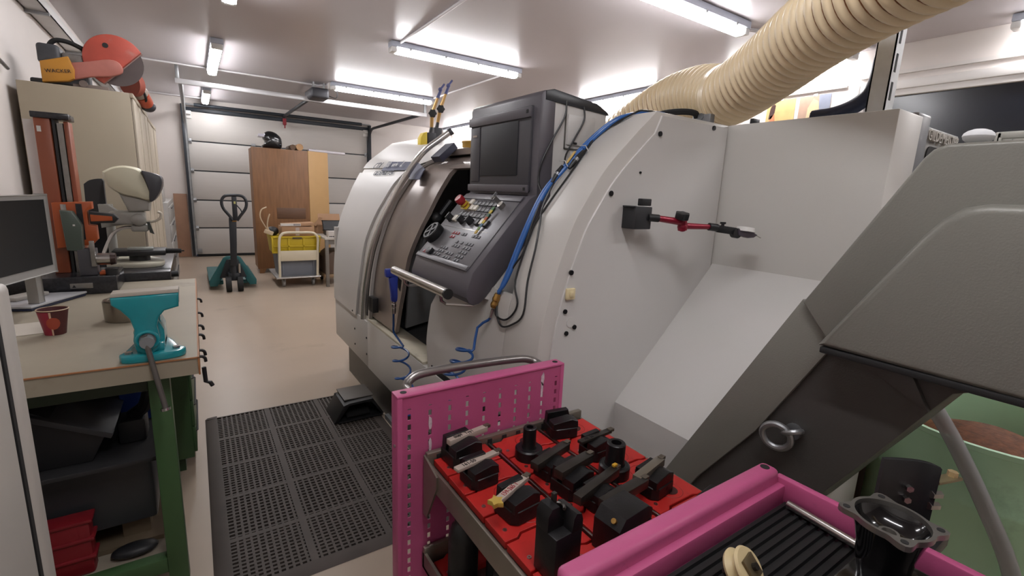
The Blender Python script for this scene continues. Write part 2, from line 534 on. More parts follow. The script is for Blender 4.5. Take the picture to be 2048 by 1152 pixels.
# ================================================================== the lathe
M_lw = mat('lathe_white', 'c2bfba', 0.38, var=0.015, scale=3, bump=0.10, bscale=240)
M_lw2 = mat('lathe_white_panel', 'c8c6c3', 0.34, var=0.012, scale=3, bump=0.08, bscale=240)
M_lg = mat('lathe_grey', '56544f', 0.36, var=0.04, bump=0.15, bscale=260)
M_base = mat('lathe_base_grey', '5a5650', 0.45, var=0.06)
M_cons = mat('console_grey', '57545a', 0.38, var=0.03, bump=0.12, bscale=260)
M_cons2 = mat('console_dark', '47464b', 0.42, var=0.03)
M_desk = mat('console_desk', '6d6c70', 0.36, 0.2, var=0.03)
M_door = mat('sliding_door_grey', '8d817a', 0.26, 0.35, var=0.03)
M_gap = mat('shadow_gap', '1a1a1b', 0.7)
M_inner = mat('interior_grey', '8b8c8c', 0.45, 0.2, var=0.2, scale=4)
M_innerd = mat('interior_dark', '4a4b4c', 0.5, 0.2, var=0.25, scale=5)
M_beige = mat('ledge_cream', 'c4bda9', 0.45, var=0.06, scale=10, dirt=('8a806c', 9, .58, .8))
LA = thing('cnc_lathe', 'large white and grey CNC lathe with open sliding door', 'lathe', (1.3, 2.4, 0))
PF = sm2([(.872, .57), (.873, .72), (.885, .85), (.905, 1.0), (.938, 1.13), (1.0, 1.30), (1.056, 1.395), (1.133, 1.50), (1.248, 1.613), (1.348, 1.702)], 5)
PF2 = sm2([(.872, .50), (.872, .60), (.873, .72), (.880, .85), (.903, 1.05), (.945, 1.2), (.99, 1.31), (1.045, 1.43), (1.131, 1.572), (1.225, 1.655), (1.335, 1.742)], 4) + [(1.40, 1.758), (1.48, 1.778), (1.56, 1.798), (1.646, 1.818)]

def interp(tab, z):
    if z <= tab[0][0]:
        return tab[0][1]
    for (a, va), (b_, vb) in zip(tab, tab[1:]):
        if z <= b_:
            return va + (vb - va) * (z - a) / (b_ - a)
    return tab[-1][1]

def sag(z, y):
    """the far cover falls gently towards the door"""
    if z < 1.5:
        return z
    return 1.5 + (z - 1.5) * (1 - .42 * max(0, min(1, (3.73 - y) / 1.3)))

def shell(prof, y0, y1, off, thick, ny=1):
    """curved sheet following the front profile between two slanted edges y0(z), y1(z)"""
    mb = MB()
    ps = [Vector((p[0], p[1])) for p in prof]
    G = []
    for i, p in enumerate(ps):
        t = (ps[min(i + 1, len(ps) - 1)] - ps[max(i - 1, 0)]).normalized()
        n = Vector((-t.y, t.x))            # outwards: -x / +z
        a, c_ = y0(p.y), y1(p.y)
        row = []
        for lay in (off, off - thick):
            for k in range(ny + 1):
                y = a + (c_ - a) * k / ny
                q = p + n * lay
                row.append(mb.bm.verts.new((q.x, y, sag(q.y, y))))
        G.append(row)
    m = ny + 1
    for A, B in zip(G, G[1:]):
        for k in range(ny):
            mb.bm.faces.new((A[k], A[k + 1], B[k + 1], B[k]))
            mb.bm.faces.new((A[m + k + 1], A[m + k], B[m + k], B[m + k + 1]))
        mb.bm.faces.new((A[0], B[0], B[m], A[m]))
        mb.bm.faces.new((A[m - 1], A[2 * m - 1], B[2 * m - 1], B[m - 1]))
    for R in (G[0], G[-1]):
        for k in range(ny):
            mb.bm.faces.new((R[k], R[k + 1], R[m + k + 1], R[m + k]))
    return mb

# base and lower panels
obj('base', MB().box(.914, 1.7, 1.25, 3.56, 0, .26), M_base, LA)
obj('base_rail', MB().box(.890, .914, 1.25, 2.66, .0, .03), M_galv, LA)
lp = obj('lower_panel', MB().box(.864, .97, 1.17, 2.905, .255, .572, .004), M_lw, LA)
lp2 = obj('lower_panel', MB().box(.866, .97, 2.909, 3.74, .255, .56, .004), M_lw, LA)
obj('lower_end_panel', MB().box(.872, 1.9, 3.70, 3.74, .255, 1.1), M_lw, LA)
obj('ledge', MB().box(.866, .985, 2.02, 2.90, .572, .586, .003), M_beige, LA)
for y, z in ((3.20, .44), (3.20, .33), (2.93, .45), (2.93, .34)):
    obj('screw', MB().cyl((.866, y, z), (.862, y, z), .007, seg=10), M_screw, lp2)
for x, y in ((.93, 2.62), (.935, 2.10), (.93, 2.86)):
    obj('screw', MB().cyl((x, y, .585), (x, y, .589), .011, seg=10), M_screw, LA)

# right-hand (near) cover: arch strip, side panel, skirt below the console
edge = [(p[0], p[1]) for p in PF]
poly = [(.90, .26)] + [(.898, .57)] + edge[2:] + [(1.774, 1.702), (1.774, .26)]
nc = obj('near_cover', MB().prism(poly, 'y', 1.152, 1.352, .004), M_lw, LA, sharp=25)
ps = [Vector(p) for p in edge]
ins = []
for i, p in enumerate(ps):
    t = (ps[min(i + 1, len(ps) - 1)] - ps[max(i - 1, 0)]).normalized()
    q = p + Vector((t.y, -t.x)) * .052
    ins.append((q.x, q.y))
pan = [(.925, .02), (.925, .57)] + ins[2:-2] + [(1.372, 1.690), (1.760, 1.690), (1.760, .02)]
obj('side_panel', MB().prism(pan, 'y', 1.1455, 1.153, .0012, 1), M_lw2, LA, sharp=25)
for x, z, r in ((1.366, 1.628, .009), (1.153, 1.417, .009), (1.668, 1.680, .009), (1.003, 1.159, .0085), (.988, 1.03, .008), (1.033, .972, .008), (.999, .954, .008), (1.284, 1.492, .004)):
    obj('screw', MB().cyl((x, 1.147, z), (x, 1.141, z), r, seg=12), M_screw, nc)
obj('blanking_plug', MB().cyl((1.015, 1.147, .99), (1.015, 1.1435, .99), .017, seg=20), M_lw2, nc)
ct = obj('cable_tie_mount', MB().box(.984, 1.020, 1.135, 1.146, 1.07, 1.108, .003).box(.996, 1.008, 1.131, 1.136, 1.08, 1.098, .002), mat('nylon_cream', 'd8c9a0', .5), nc)
def edge_cov(z):
    return interp([(.57, 1.975), (.70, 1.997), (.88, 1.983), (.97, 1.913), (1.05, 1.86)], z)
sk = [p for p in PF if p[1] < 1.06]
obj('front_skirt', shell(sk, lambda z: 1.352, edge_cov, 0, .02), M_lw, LA, sharp=25)
obj('skirt_gap', MB().box(.868, .90, 1.352, 1.93, .572, .60), M_gap, LA)

# rear cabinet that reaches forward, and its end
obj('rear_cabinet', MB().box(1.774, 1.972, .60, 1.30, .02, 1.702, .004), M_lw, LA)
obj('rear_body', MB().box(1.74, 2.25, 1.30, 3.70, .10, 1.60, .006), M_lw, LA)
obj('chute_block', MB().prism([(1.265, .02), (1.265, .651), (1.778, 1.158), (1.778, .02)], 'y', .52, 1.150, .003), M_lw2, LA, sharp=25)
obj('lifting_lug', MB().box(1.66, 1.69, 1.16, 1.24, 1.70, 1.735, .004).cyl((1.655, 1.20, 1.727), (1.70, 1.20, 1.727), .012), M_galv, LA)
obj('roof_hose', MB().tube(smooth_path([(1.50, 1.35, 1.702), (1.55, 1.28, 1.735), (1.64, 1.22, 1.74), (1.70, 1.25, 1.71)]), .012, 8), M_rubber, LA)

# far cover with raised front panel
far_y = lambda z: 3.73
obj('far_cover', shell(PF2, far_y, lambda z: interp([(.5, 2.90), (.9, 2.85), (1.1, 2.80), (1.33, 2.77), (1.55, 2.66), (1.66, 2.58), (1.82, 2.45)], z), 0, .02, 6), M_lw, LA, sharp=25)
obj('far_end', MB().prism([(.892, .5)] + [(p[0] + .015, p[1] - .012) for p in PF2[2:]] + [(2.2, 1.80), (2.2, .5)], 'y', 3.705, 3.728), M_lw, LA)
raised_tab = [(.5, 3.165), (.806, 3.07), (1.076, 3.02), (1.267, 2.956), (1.423, 2.88), (1.53, 2.76)]
rp = obj('raised_panel', shell([p for p in PF2 if .53 < p[1] < 1.53], lambda z: 3.735, lambda z: interp(raised_tab, z), .014, .014, 4), M_lw2, LA, sharp=25)
obj('raised_panel', shell([p for p in PF2 if 1.535 < p[1] < 1.82], lambda z: 3.735, lambda z: interp([(1.53, 2.76), (1.6, 2.62), (1.82, 2.46)], z), .010, .010, 6), M_lw2, LA, sharp=25)
obj('screw', MB().cyl((.860, 3.22, .565), (.854, 3.22, .565), .006, seg=8), M_screw, rp)
M_band = mat('logo_band', '4b5068', .45, var=.03)
obj('logo_band', shell(sm2([(1.098, 1.515), (1.121, 1.555), (1.142, 1.588)], 3), lambda z: interp([(1.51, 3.27), (1.59, 3.24)], z), lambda z: interp([(1.51, 2.72), (1.59, 2.80)], z), .016, .004), M_band, LA)
obj('logo_band', shell(sm2([(1.058, 1.45), (1.098, 1.518), (1.142, 1.588)], 3), lambda z: interp([(1.44, 2.64), (1.59, 2.80)], z), lambda z: interp([(1.44, 2.50), (1.52, 2.52), (1.59, 2.74)], z), .0165, .004), M_band, LA)
M_let = mat('lettering_dark', '3c4150', .5)
M_letw = mat('lettering_white', 'd6d6d6', .5)
nrm = Vector((-.83, 0, .55)).normalized()
upv = Vector((.55, 0, .83)).normalized()
org = Vector((1.109, 0, 1.537)) + nrm * .020
def lat(s, y, up_off, size, m, sh=.25, xs=1.0):
    return text_mesh('lettering', s, size, org + Vector((0, y, 0)) + upv * up_off, (0, -1, 0), upv, m, LA, shear=sh, xs=xs)
lat('CTX', 3.47, -.014, .070, M_let, .45, 1.15)
lat('400', 3.235, -.010, .062, M_letw, .3, 1.1)
lat('serie', 3.085, -.006, .048, M_letw, .2, 1.1)
lat('2', 2.93, -.010, .066, M_letw, .3, 1.2)
lat('GILDEMEISTER', 3.36, -.072, .048, M_let, .2, 1.28)

# sliding door, pushed open towards the far end
hy = lambda z: interp([(.55, 2.915), (.61, 2.90), (.906, 2.85), (1.10, 2.79), (1.333, 2.766), (1.547, 2.66), (1.66, 2.576)], z)
ey = lambda z: interp([(.57, 2.50), (.655, 2.46), (.842, 2.40), (1.05, 2.37), (1.27, 2.30), (1.525, 2.25), (1.66, 2.2)], z)
PD = [p for p in PF2 if .59 < p[1] < 1.68]
sd = obj('sliding_door', shell(PD, lambda z: hy(z) + .02, ey, -.022, .022, 3), M_door, LA, sharp=25)
obj('door_seal', shell(PD, lambda z: hy(z) + .035, lambda z: hy(z) + .015, .004, .03), M_gap, sd)
hq = [Vector(p) for p in PF2 if .60 < p[1] < 1.70]
hp = []
for i, p in enumerate(hq):
    t = (hq[min(i + 2, len(hq) - 1)] - hq[max(i - 2, 0)]).normalized()
    z_ = .61 + (1.66 - .61) * (p.y - hq[0].y) / (hq[-1].y - hq[0].y)
    yy = 2.86 - .30 * ((z_ - .61) / 1.05) ** 1.2
    hp.append((p.x - t.y * .045, yy, p.y + t.x * .045))
hp = smooth_path(hp, 2)
hb = obj('door_handle', MB().tube(hp, .0175, 14), mat('handle_bright', 'd4d1cd', .22, .75, var=.02), sd)
obj('handle_mount', MB().obox((1.19, 2.50, 1.612), (-.045, 0, -.04), (0, .055, 0), (-.012, 0, .0135)), mat('handle_mount_grey', '3c3f52', .45), sd)
obj('handle_mount', MB().box(.850, .885, 2.74, 2.83, .66, .75, .003), M_dark, sd)
obj('handle_cap', MB().cyl((hp[-1][0] - .004, hp[-1][1] + .001, hp[-1][2] - .004), (hp[-1][0] + .012, hp[-1][1] - .004, hp[-1][2] + .009), .0205), M_cons2, sd)
obj('door_header', shell([p for p in PF2 if 1.535 < p[1] < 1.70], lambda z: 2.30, lambda z: 1.95, -.02, .02), M_door, LA, sharp=25)
obj('door_roof', MB().box(1.235, 1.75, 1.95, 2.62, 1.60, 1.632), M_door, LA)

# machining space
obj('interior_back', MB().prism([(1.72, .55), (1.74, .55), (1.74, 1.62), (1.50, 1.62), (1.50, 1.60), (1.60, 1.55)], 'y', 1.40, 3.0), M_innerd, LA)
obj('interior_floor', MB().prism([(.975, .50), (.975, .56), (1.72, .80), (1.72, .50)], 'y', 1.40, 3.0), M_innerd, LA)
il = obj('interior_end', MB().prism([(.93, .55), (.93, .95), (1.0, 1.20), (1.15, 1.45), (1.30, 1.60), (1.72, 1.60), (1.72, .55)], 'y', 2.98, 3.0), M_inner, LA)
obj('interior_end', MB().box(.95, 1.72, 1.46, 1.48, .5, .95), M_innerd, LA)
for x, z in ((1.05, .66), (1.05, .80), (1.06, .95), (1.2, .66)):
    obj('screw', MB().cyl((x, 2.98, z), (x, 2.974, z), .008, seg=8), M_screw, il)
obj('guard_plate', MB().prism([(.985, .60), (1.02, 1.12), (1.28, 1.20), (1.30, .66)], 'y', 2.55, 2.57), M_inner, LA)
obj('spindle_nose', MB().cyl((1.38, 2.97, 1.08), (1.38, 2.80, 1.08), .12, seg=28), M_innerd, LA)
ch = obj('chuck', MB().cyl((1.38, 2.80, 1.08), (1.38, 2.68, 1.08), .105, seg=28), M_steel, LA)
for k in range(3):
    a = k * 2 * PI / 3 + .4
    obj('chuck_jaw', MB().obox((1.38 + .055 * math.cos(a), 2.655, 1.08 + .055 * math.sin(a)), (.035 * math.cos(a), 0, .035 * math.sin(a)), (0, .028, 0), (-.014 * math.sin(a), 0, .014 * math.cos(a)), .003), M_black_oxide, ch)
obj('turret', MB().prism([(1.30 + .14 * math.cos(k * PI / 6), 1.20 + .14 * math.sin(k * PI / 6)) for k in range(12)], 'y', 1.75, 1.90, .004), M_black_oxide, LA)
obj('wiper_bar', MB().obox((1.28, 2.22, 1.40), (.20, 0, .19), (0, .05, 0), (-.010, 0, .010)), mat('bar_grey', '5d6165', .3, .5), LA)
obj('coolant_arm', MB().tube(smooth_path([(1.15, 2.33, 1.35), (1.05, 2.33, 1.22), (.99, 2.33, 1.10), (.98, 2.30, .98)]), .016, 8).sph((1.06, 2.31, 1.26), .03), M_dark, LA)

# console: white mount, grey body, screen, keyboard desk
obj('console_mount', MB().prism([(1.12, 1.755), (1.44, 1.738), (1.44, .90), (.95, .985), (.885, 1.008), (1.166, 1.325), (1.166, 1.74)], 'y', 1.492, 2.02, .004), M_lw2, LA)
obj('mount_trim', MB().prism([(1.12, 1.752), (1.12, 1.785), (1.16, 1.795), (1.38, 1.772), (1.44, 1.745), (1.45, 1.735)], 'y', 1.485, 2.02, .004), mat('trim_black', '23262b', .35), LA)
hatch = obj('side_hatch', MB().box(1.235, 1.375, 1.486, 1.493, 1.60, 1.715, .002), M_lw2, LA)
obj('hatch_frame', MB().box(1.222, 1.227, 1.488, 1.493, 1.585, 1.73).box(1.222, 1.38, 1.488, 1.493, 1.583, 1.588), M_lg, LA)
for x in (1.275, 1.335):
    obj('latch', MB().box(x - .008, x + .008, 1.482, 1.487, 1.604, 1.612, .001), M_gap, hatch)
obj('socket_plate', MB().box(1.255, 1.34, 1.487, 1.493, 1.545, 1.575, .003), M_white, LA)
cp = [(1.10, 1.40), (1.10, 1.762), (1.107, 1.777), (1.12, 1.786), (1.15, 1.786), (1.165, 1.777), (1.17, 1.76), (1.17, 1.33), (.878, 1.004), (.86, .992), (.838, .988), (.818, .998), (.807, 1.018), (.808, 1.045), (.83, 1.11), (1.07, 1.385)]
CO = obj('console', MB().prism(cp, 'y', 1.488, 2.022, .004), M_cons, LA, sharp=28)
obj('screen_bezel', MB().box(1.088, 1.102, 1.53, 2.005, 1.415, 1.735, .004), M_cons2, CO)
obj('bezel_bar', MB().box(1.080, 1.090, 1.525, 2.01, 1.690, 1.728, .003), M_cons, CO)
obj('bezel_bar', MB().box(1.080, 1.090, 1.525, 2.01, 1.408, 1.438, .003), M_cons, CO)
obj('screen', MB().box(1.0835, 1.0885, 1.61, 1.90, 1.475, 1.685, .002), mat('screen_off', '313235', .5, var=.02, spec=.25), CO)
obj('side_key_bar', MB().box(1.0845, 1.0885, 1.915, 1.985, 1.45, 1.685, .002), M_cons2, CO)
obj('nameplate', MB().box(1.0825, 1.0850, 1.935, 1.975, 1.645, 1.653), M_steel, CO)
for y, z in ((1.545, 1.712), (1.545, 1.422)):
    obj('bezel_clip', MB().box(1.078, 1.081, y - .006, y + .006, z - .006, z + .006), M_gap, CO)
DA, DB = Vector((1.07, 0, 1.385)), Vector((.83, 0, 1.11))
dv = (DB - DA).normalized()
dn = Vector((dv.z, 0, -dv.x)).normalized()
if dn.z < 0:
    dn = -dn
def dpt(y, v, h=0.0):
    return DA + dv * v + dn * h + Vector((0, y, 0))
def dbox(name, y, v, wy, wv, h0, h1, m, bev=.0015, parent=None):
    return obj(name, MB().obox(dpt(y, v, (h0 + h1) / 2), (0, wy / 2, 0), dv * wv / 2, dn * (h1 - h0) / 2, bev), m, parent or CO)
dk = dbox('desk_plate', 1.76, .185, .46, .35, 0, .004, M_desk)
dbox('desk_bar', 1.76, .008, .47, .028, .001, .008, M_cons)
dbox('desk_bar', 1.77, .357, .475, .022, .001, .010, M_desk)
dbox('divider_line', 1.778, .1855, .39, .002, .0035, .0048, M_steel)
M_key = mat('key_black', '26272a', .4, var=.1)
M_keyw = mat('key_ivory', 'd8d4c6', .4)
M_keyg = mat('key_grey', '4f5054', .4, var=.1)
M_keyr = mat('key_red', 'a0323a', .4)
for v, ys, yw in ((.043, 1.845, ()), (.076, 1.775, ()), (.110, 1.905, ())):
    n = int((ys - 1.635) / .033)
    for k in range(n):
        dbox('key', ys - k * .033, v, .031, .027, .003, .009, M_key)
for y, v in ((1.878, .043), (1.842, .074), (1.808, .074)):
    dbox('key', y, v, .026, .027, .003, .014, M_keyw)
for y, v, m in ((1.908, .142, M_keyw), (1.668, .142, M_keyw), (1.705, .146, M_key), (1.632, .149, M_key)):
    dbox('key', y, v, .028, .030, .003, .016, m)
for y, v in ((1.953, .146), (1.835, .150), (1.765, .148)):
    kn = obj('rotary_knob', MB().cyl(dpt(y, v, .003), dpt(y, v, .022), .018, .015, 18), M_key, CO)
    obj('knob_grip', MB().obox(dpt(y, v, .026), (0, .004, 0), dv * .016, dn * .008, .001), M_key, kn)
groups = [(.214, 1.817, 3, M_keyr), (.213, 1.741, 2, M_keyg), (.214, 1.639, 3, M_keyg), (.235, 1.823, 2, M_keyr), (.255, 1.753, 1, M_keyg), (.255, 1.71, 1, M_keyg), (.254, 1.647, 3, M_keyg),
          (.275, 1.738, 3, M_keyg), (.275, 1.645, 3, M_keyg), (.297, 1.648, 3, M_keyg), (.316, 1.742, 3, M_keyg), (.337, 1.742, 3, M_keyg), (.318, 1.651, 3, M_keyg), (.337, 1.653, 2, M_keyg),
          (.296, 1.82, 3, M_keyg), (.315, 1.829, 3, M_keyg), (.334, 1.838, 3, M_keyg), (.337, 1.955, 2, M_keyr)]
for v, y, n, m in groups:
    for k in range(n):
        yy = y - (k - (n - 1) / 2) * .0225
        kk = dbox('button', yy, v, .0165, .0135, .003, .007, m, .001)
        if m is M_keyr:
            dbox('button_cap', yy, v, .011, .009, .007, .0078, M_desk, .0005, kk)
dbox('rocker_switch', 1.90, .332, .034, .030, .003, .020, M_key)
# hand wheel
hw = obj('handwheel', MB().rev([(.0, .003), (.046, .003), (.048, .006), (.048, .036), (.044, .040), (.036, .040), (.034, .034), (.008, .034), (.008, .040), (0, .040)], dpt(1.977, .244, 0), dn, 28), M_dark, CO)
for k in range(4):
    a = k * PI / 2 + .5
    c_ = dpt(1.977, .244, .037)
    d_ = Vector((0, 1, 0)) * math.cos(a) + dv * math.sin(a)
    obj('wheel_spoke', MB().obox(c_ + d_ * .021, d_ * .015, d_.cross(dn) * .004, dn * .003), M_keyg, hw)
# emergency stop
es = obj('emergency_stop', MB().rev([(0, .004), (.016, .004), (.016, .022), (.0155, .024), (.021, .030), (.022, .050), (.019, .056), (0, .058)], dpt(1.925, .062, 0), dn, 24), mat('estop_red', '98202a', .35), CO)
dbox('estop_plate', 1.915, .062, .060, .045, .003, .006, mat('estop_yellow', 'c7ad36', .45), parent=es)
obj('estop_collar', MB().cyl(dpt(1.925, .062, .012), dpt(1.925, .062, .020), .020, seg=20), mat('estop_yellow', 'c7ad36'), es)
obj('key_switch', MB().cyl(dpt(1.621, .052, .003), dpt(1.621, .052, .022), .015, seg=18), M_steel, CO)
ky = thing('key_bunch', 'bunch of keys in the console switch with a colourful patterned strap', 'keys', tuple(dpt(1.621, .052, .02)))
obj('key', MB().obox(dpt(1.621, .050, .040), dv * .008, (0, .0015, 0), dn * .018, .0005), M_steel, ky)
obj('key_ring', MB().torus(dpt(1.625, .055, .052), (0, 1, .3), .012, .0018, 18, 6), M_steel, ky)
obj('key', MB().obox(dpt(1.632, .042, .058), dv * .016, (0, .0015, 0), dn * .005, .0005), M_galv, ky)
cols = ['4f7a4a', 'c9b23c', '3f6e4e', 'b0502c', 'c9b23c', '4a6f86', '6f8f4a', 'c0a040']
for k in range(8):
    p0, p1 = Vector(dpt(1.640 + .0015 * k, .072 + .0165 * k, .024 - .0015 * k)), Vector(dpt(1.642 + .0015 * k, .088 + .0165 * k, .022 - .0015 * k))
    obj('strap_piece', MB().obox((p0 + p1) / 2, (p1 - p0) / 2, (0, .008, 0), dn * .0015), mat('strap_' + cols[k], cols[k], .6, var=.3, scale=60), ky)
# handle bar under the desk
HB = obj('console_handle', MB().cyl((.722, 1.475, 1.045), (.722, 2.01, 1.045), .0185, seg=18), M_steel, CO)
obj('handle_end', MB().cyl((.722, 1.466, 1.045), (.722, 1.476, 1.045), .0192, seg=18), M_dark, HB)
obj('handle_bracket', MB().tube([(.735, 1.56, 1.035), (.74, 1.56, 1.00), (.76, 1.56, .985), (.84, 1.50, .985), (.865, 1.495, 1.0)], .006, 8), M_steel, HB)
obj('handle_bracket', MB().tube([(.735, 1.93, 1.035), (.74, 1.93, 1.00), (.76, 1.93, .985), (.84, 1.93, .99), (.87, 1.93, 1.01)], .006, 8), M_steel, HB)

# blue air hoses and black cables draped over the near cover
def on(z, y, h=.008):
    x = interp([(p[1], p[0]) for p in PF], z)
    return (x - h * .8, y, z + h * .5)
M_blue = mat('hose_blue', '2f62a8', .35, var=.05)
M_blue2 = mat('hose_deep_blue', '1f4e8c', .3, var=.05)
hz = [(1.72, 1.30), (1.69, 1.30), (1.618, 1.35), (1.478, 1.37), (1.395, 1.39), (1.262, 1.387), (1.102, 1.406), (1.033, 1.425)]
for i, dy in enumerate((0, -.014)):
    p = [(1.60, 1.30 + dy, 1.73), (1.47, 1.29 + dy, 1.725)] + [on(z, y + dy, .009) for z, y in hz[1:]]
    if i:
        p[-1] = on(1.04, 1.416, .018)
    tag(obj('air_hose', MB().tube(smooth_path(p, 5), .0072, 10), M_blue), ['straight blue air hose laid over the lathe cover, down to a brass coupling', 'second blue air hose strapped beside the one with the brass coupling'][i], 'hose', 'blue hoses over the lathe cover')
def cable(pts, label, r=.0036, parts=()):
    t = obj('black_cable', MB().tube(smooth_path(pts, 5), r, 7), M_dark)
    return tag(t, label, 'cable', 'black cables over the lathe cover')
cable([(1.50, 1.24, 1.72), (1.40, 1.245, 1.72), on(1.70, 1.25), on(1.628, 1.335), on(1.552, 1.318), on(1.473, 1.305), on(1.395, 1.318), on(1.318, 1.335), on(1.262, 1.345), on(1.10, 1.345), on(1.03, 1.30), on(.985, 1.315), on(.955, 1.36), on(.962, 1.42), on(1.02, 1.428)], 'black cable with inline plugs looping down the lathe cover')
cable([(1.22, 1.486, 1.76), (1.21, 1.480, 1.70), (1.15, 1.480, 1.60), (1.11, 1.480, 1.52), (1.10, 1.478, 1.45), (1.07, 1.40, 1.40), on(1.385, 1.375), on(1.30, 1.36), on(1.2, 1.35), on(1.15, 1.375), on(1.05, 1.43)], 'black cable hanging from the trim of the console mount beside the screen')
cable([(1.31, 1.486, 1.75), (1.31, 1.480, 1.70), (1.27, 1.480, 1.63), (1.22, 1.470, 1.56), (1.17, 1.42, 1.50), on(1.44, 1.36), on(1.36, 1.345), on(1.30, 1.315), on(1.22, 1.29), on(1.11, 1.275), on(1.0, 1.255), on(.95, 1.31), on(.93, 1.37), on(.96, 1.41), on(1.02, 1.43)], 'black cable crossing the hatch of the console mount')
for i, (z0, z1, y) in enumerate(((1.49, 1.555, 1.318), (1.44, 1.50, 1.362))):
    a, c_ = Vector(on(z0, y, .016)), Vector(on(z1, y + (.0 if i == 0 else .004), .016))
    t = thing('cable_plug', ['black inline cable plug on the single cable', 'black inline cable plug strapped to the blue hoses'][i], 'plug', tuple(a))
    d_ = c_ - a
    obj('plug_body', MB().cyl(a, a + d_ * .42, .006, .011, 12), M_dark, t)
    obj('plug_ring', MB().cyl(a + d_ * .42, a + d_ * .58, .009, seg=12), M_galv, t)
    obj('plug_body', MB().cyl(a + d_ * .58, c_, .011, .006, 12), M_dark, t)
    t2 = tag(obj('cable_tie', MB().tube([on(z1 + .02, y + .045, .02), on(z1 + .015, y, .026), on(z1 - .005, y - .035, .02)], .0016, 6), M_white), ['white cable tie around the blue hoses, upper one', 'white cable tie around the blue hoses beside the yellow tag'][i], 'cable tie')
tag(obj('hose_tag', MB().obox(on(1.53, 1.352, .02), (.018, 0, .022), (0, .006, 0), (-.001, 0, .0008)), mat('tag_yellow', 'c9ae6a', .5)), 'small yellow tag tied to the blue hoses', 'tag')
bc = thing('brass_coupling', 'brass quick coupling at the end of the blue air hose', 'coupling', (.895, 1.42, 1.0))
c0 = Vector(on(1.035, 1.425, .012))
c1 = Vector(on(.975, 1.438, .012))
M_brass = mat('brass', 'b08a4e', .3, .9, var=.1)
obj('sleeve', MB().rev([(0, 0), (.010, 0), (.0125, .006), (.0125, .014), (.0145, .017), (.0145, .026), (.0125, .028), (.0125, .036), (.0145, .039), (.0145, .048), (.011, .056), (0, .056)], c0, c1 - c0, 18), M_brass, bc)
obj('nipple', MB().cyl(c1, c1 + (c1 - c0).normalized() * .035, .006, .005, 12), M_steel, bc)
def coil(p0, pts_c, R, turns, label, lead):
    """spiral hose: straight lead, then hanging loops down a centre line"""
    path = [Vector(p) for p in lead]
    n = int(turns * 14)
    cs = smooth_path(pts_c, 12)
    for k in range(n + 1):
        t = k / n * (len(cs) - 1)
        i = min(int(t), len(cs) - 2)
        c_ = cs[i].lerp(cs[i + 1], t - i)
        a = 2 * PI * k / 14 + PI
        path.append(c_ + Vector((R * math.sin(a) * .75, R * math.cos(a), 0)))
    return tag(obj('spiral_hose', MB().tube(smooth_path(path, 2), .0052, 8), M_blue2), label, 'hose', 'blue spiral hoses')
coil(None, [(.79, 2.13, .66), (.79, 2.11, .58), (.79, 2.07, .48), (.79, 2.02, .38), (.79, 1.95, .30)], .050, 5, 'blue spiral hose hanging from the air gun', [(.775, 2.172, .80), (.775, 2.172, .74), (.78, 2.18, .70)])
coil(None, [(.825, 1.50, .83), (.825, 1.55, .76), (.825, 1.62, .68), (.825, 1.68, .60), (.825, 1.72, .5)], .045, 4.5, 'blue spiral hose hanging from the brass coupling', [tuple(c1 + (c1 - c0).normalized() * .03), on(.93, 1.455, .012), (.858, 1.49, .90)])
ag = thing('air_gun', 'blue compressed air gun hooked on the console handle bar', 'air gun', (.775, 2.172, .85))
M_gun = mat('gun_blue', '2b3d9a', .35)
obj('grip', MB().prism(sm2([(.752, .98), (.762, .90), (.765, .865), (.790, .865), (.792, .92), (.795, 1.0)], 2), 'y', 2.158, 2.186, .004), M_gun, ag)
obj('body', MB().box(.735, .81, 2.155, 2.189, .985, 1.025, .006), M_gun, ag)
obj('trigger', MB().prism([(.795, .985), (.815, .965), (.808, .91), (.798, .93)], 'y', 2.166, 2.178), M_dark, ag)
obj('nozzle', MB().tube([(.80, 2.172, 1.005), (.86, 2.172, 1.0), (.93, 2.172, .96)], .004, 8), M_steel, ag)
obj('coupling', MB().rev([(0, 0), (.010, 0), (.011, .01), (.008, .014), (.011, .018), (.011, .030), (.008, .034), (.010, .04), (.008, .065), (0, .065)], (.777, 2.172, .866), (0, 0, -1), 14), M_steel, ag)

# foot pedal on the mat
fp = thing('foot_pedal', 'dark foot pedal with grey hood at the lathe base', 'pedal', (.78, 2.80, .015))
obj('pedal_hood', MB().prism([(.60, .018), (.655, .118), (.69, .128), (.83, .132), (.90, .02), (.885, .018), (.82, .115), (.69, .112), (.62, .018)], 'y', 2.70, 2.92, .003), mat('pedal_black', '1d1d1f', .5), fp)
obj('pedal_cover', MB().box(.668, .845, 2.74, 2.93, .131, .139, .003), mat('pedal_grey', '5d5954', .42), fp)
obj('pedal_base', MB().box(.62, .89, 2.69, 2.93, .013, .024, .004), M_dark, fp)
obj('pedal_back', MB().box(.65, .86, 2.90, 2.915, .02, .12), M_dark, fp)
obj('pedal_plate', MB().obox((.745, 2.78, .05), (.07, 0, 0), (0, .07, .012), (0, -.001, .006), .003), M_rubber, fp)

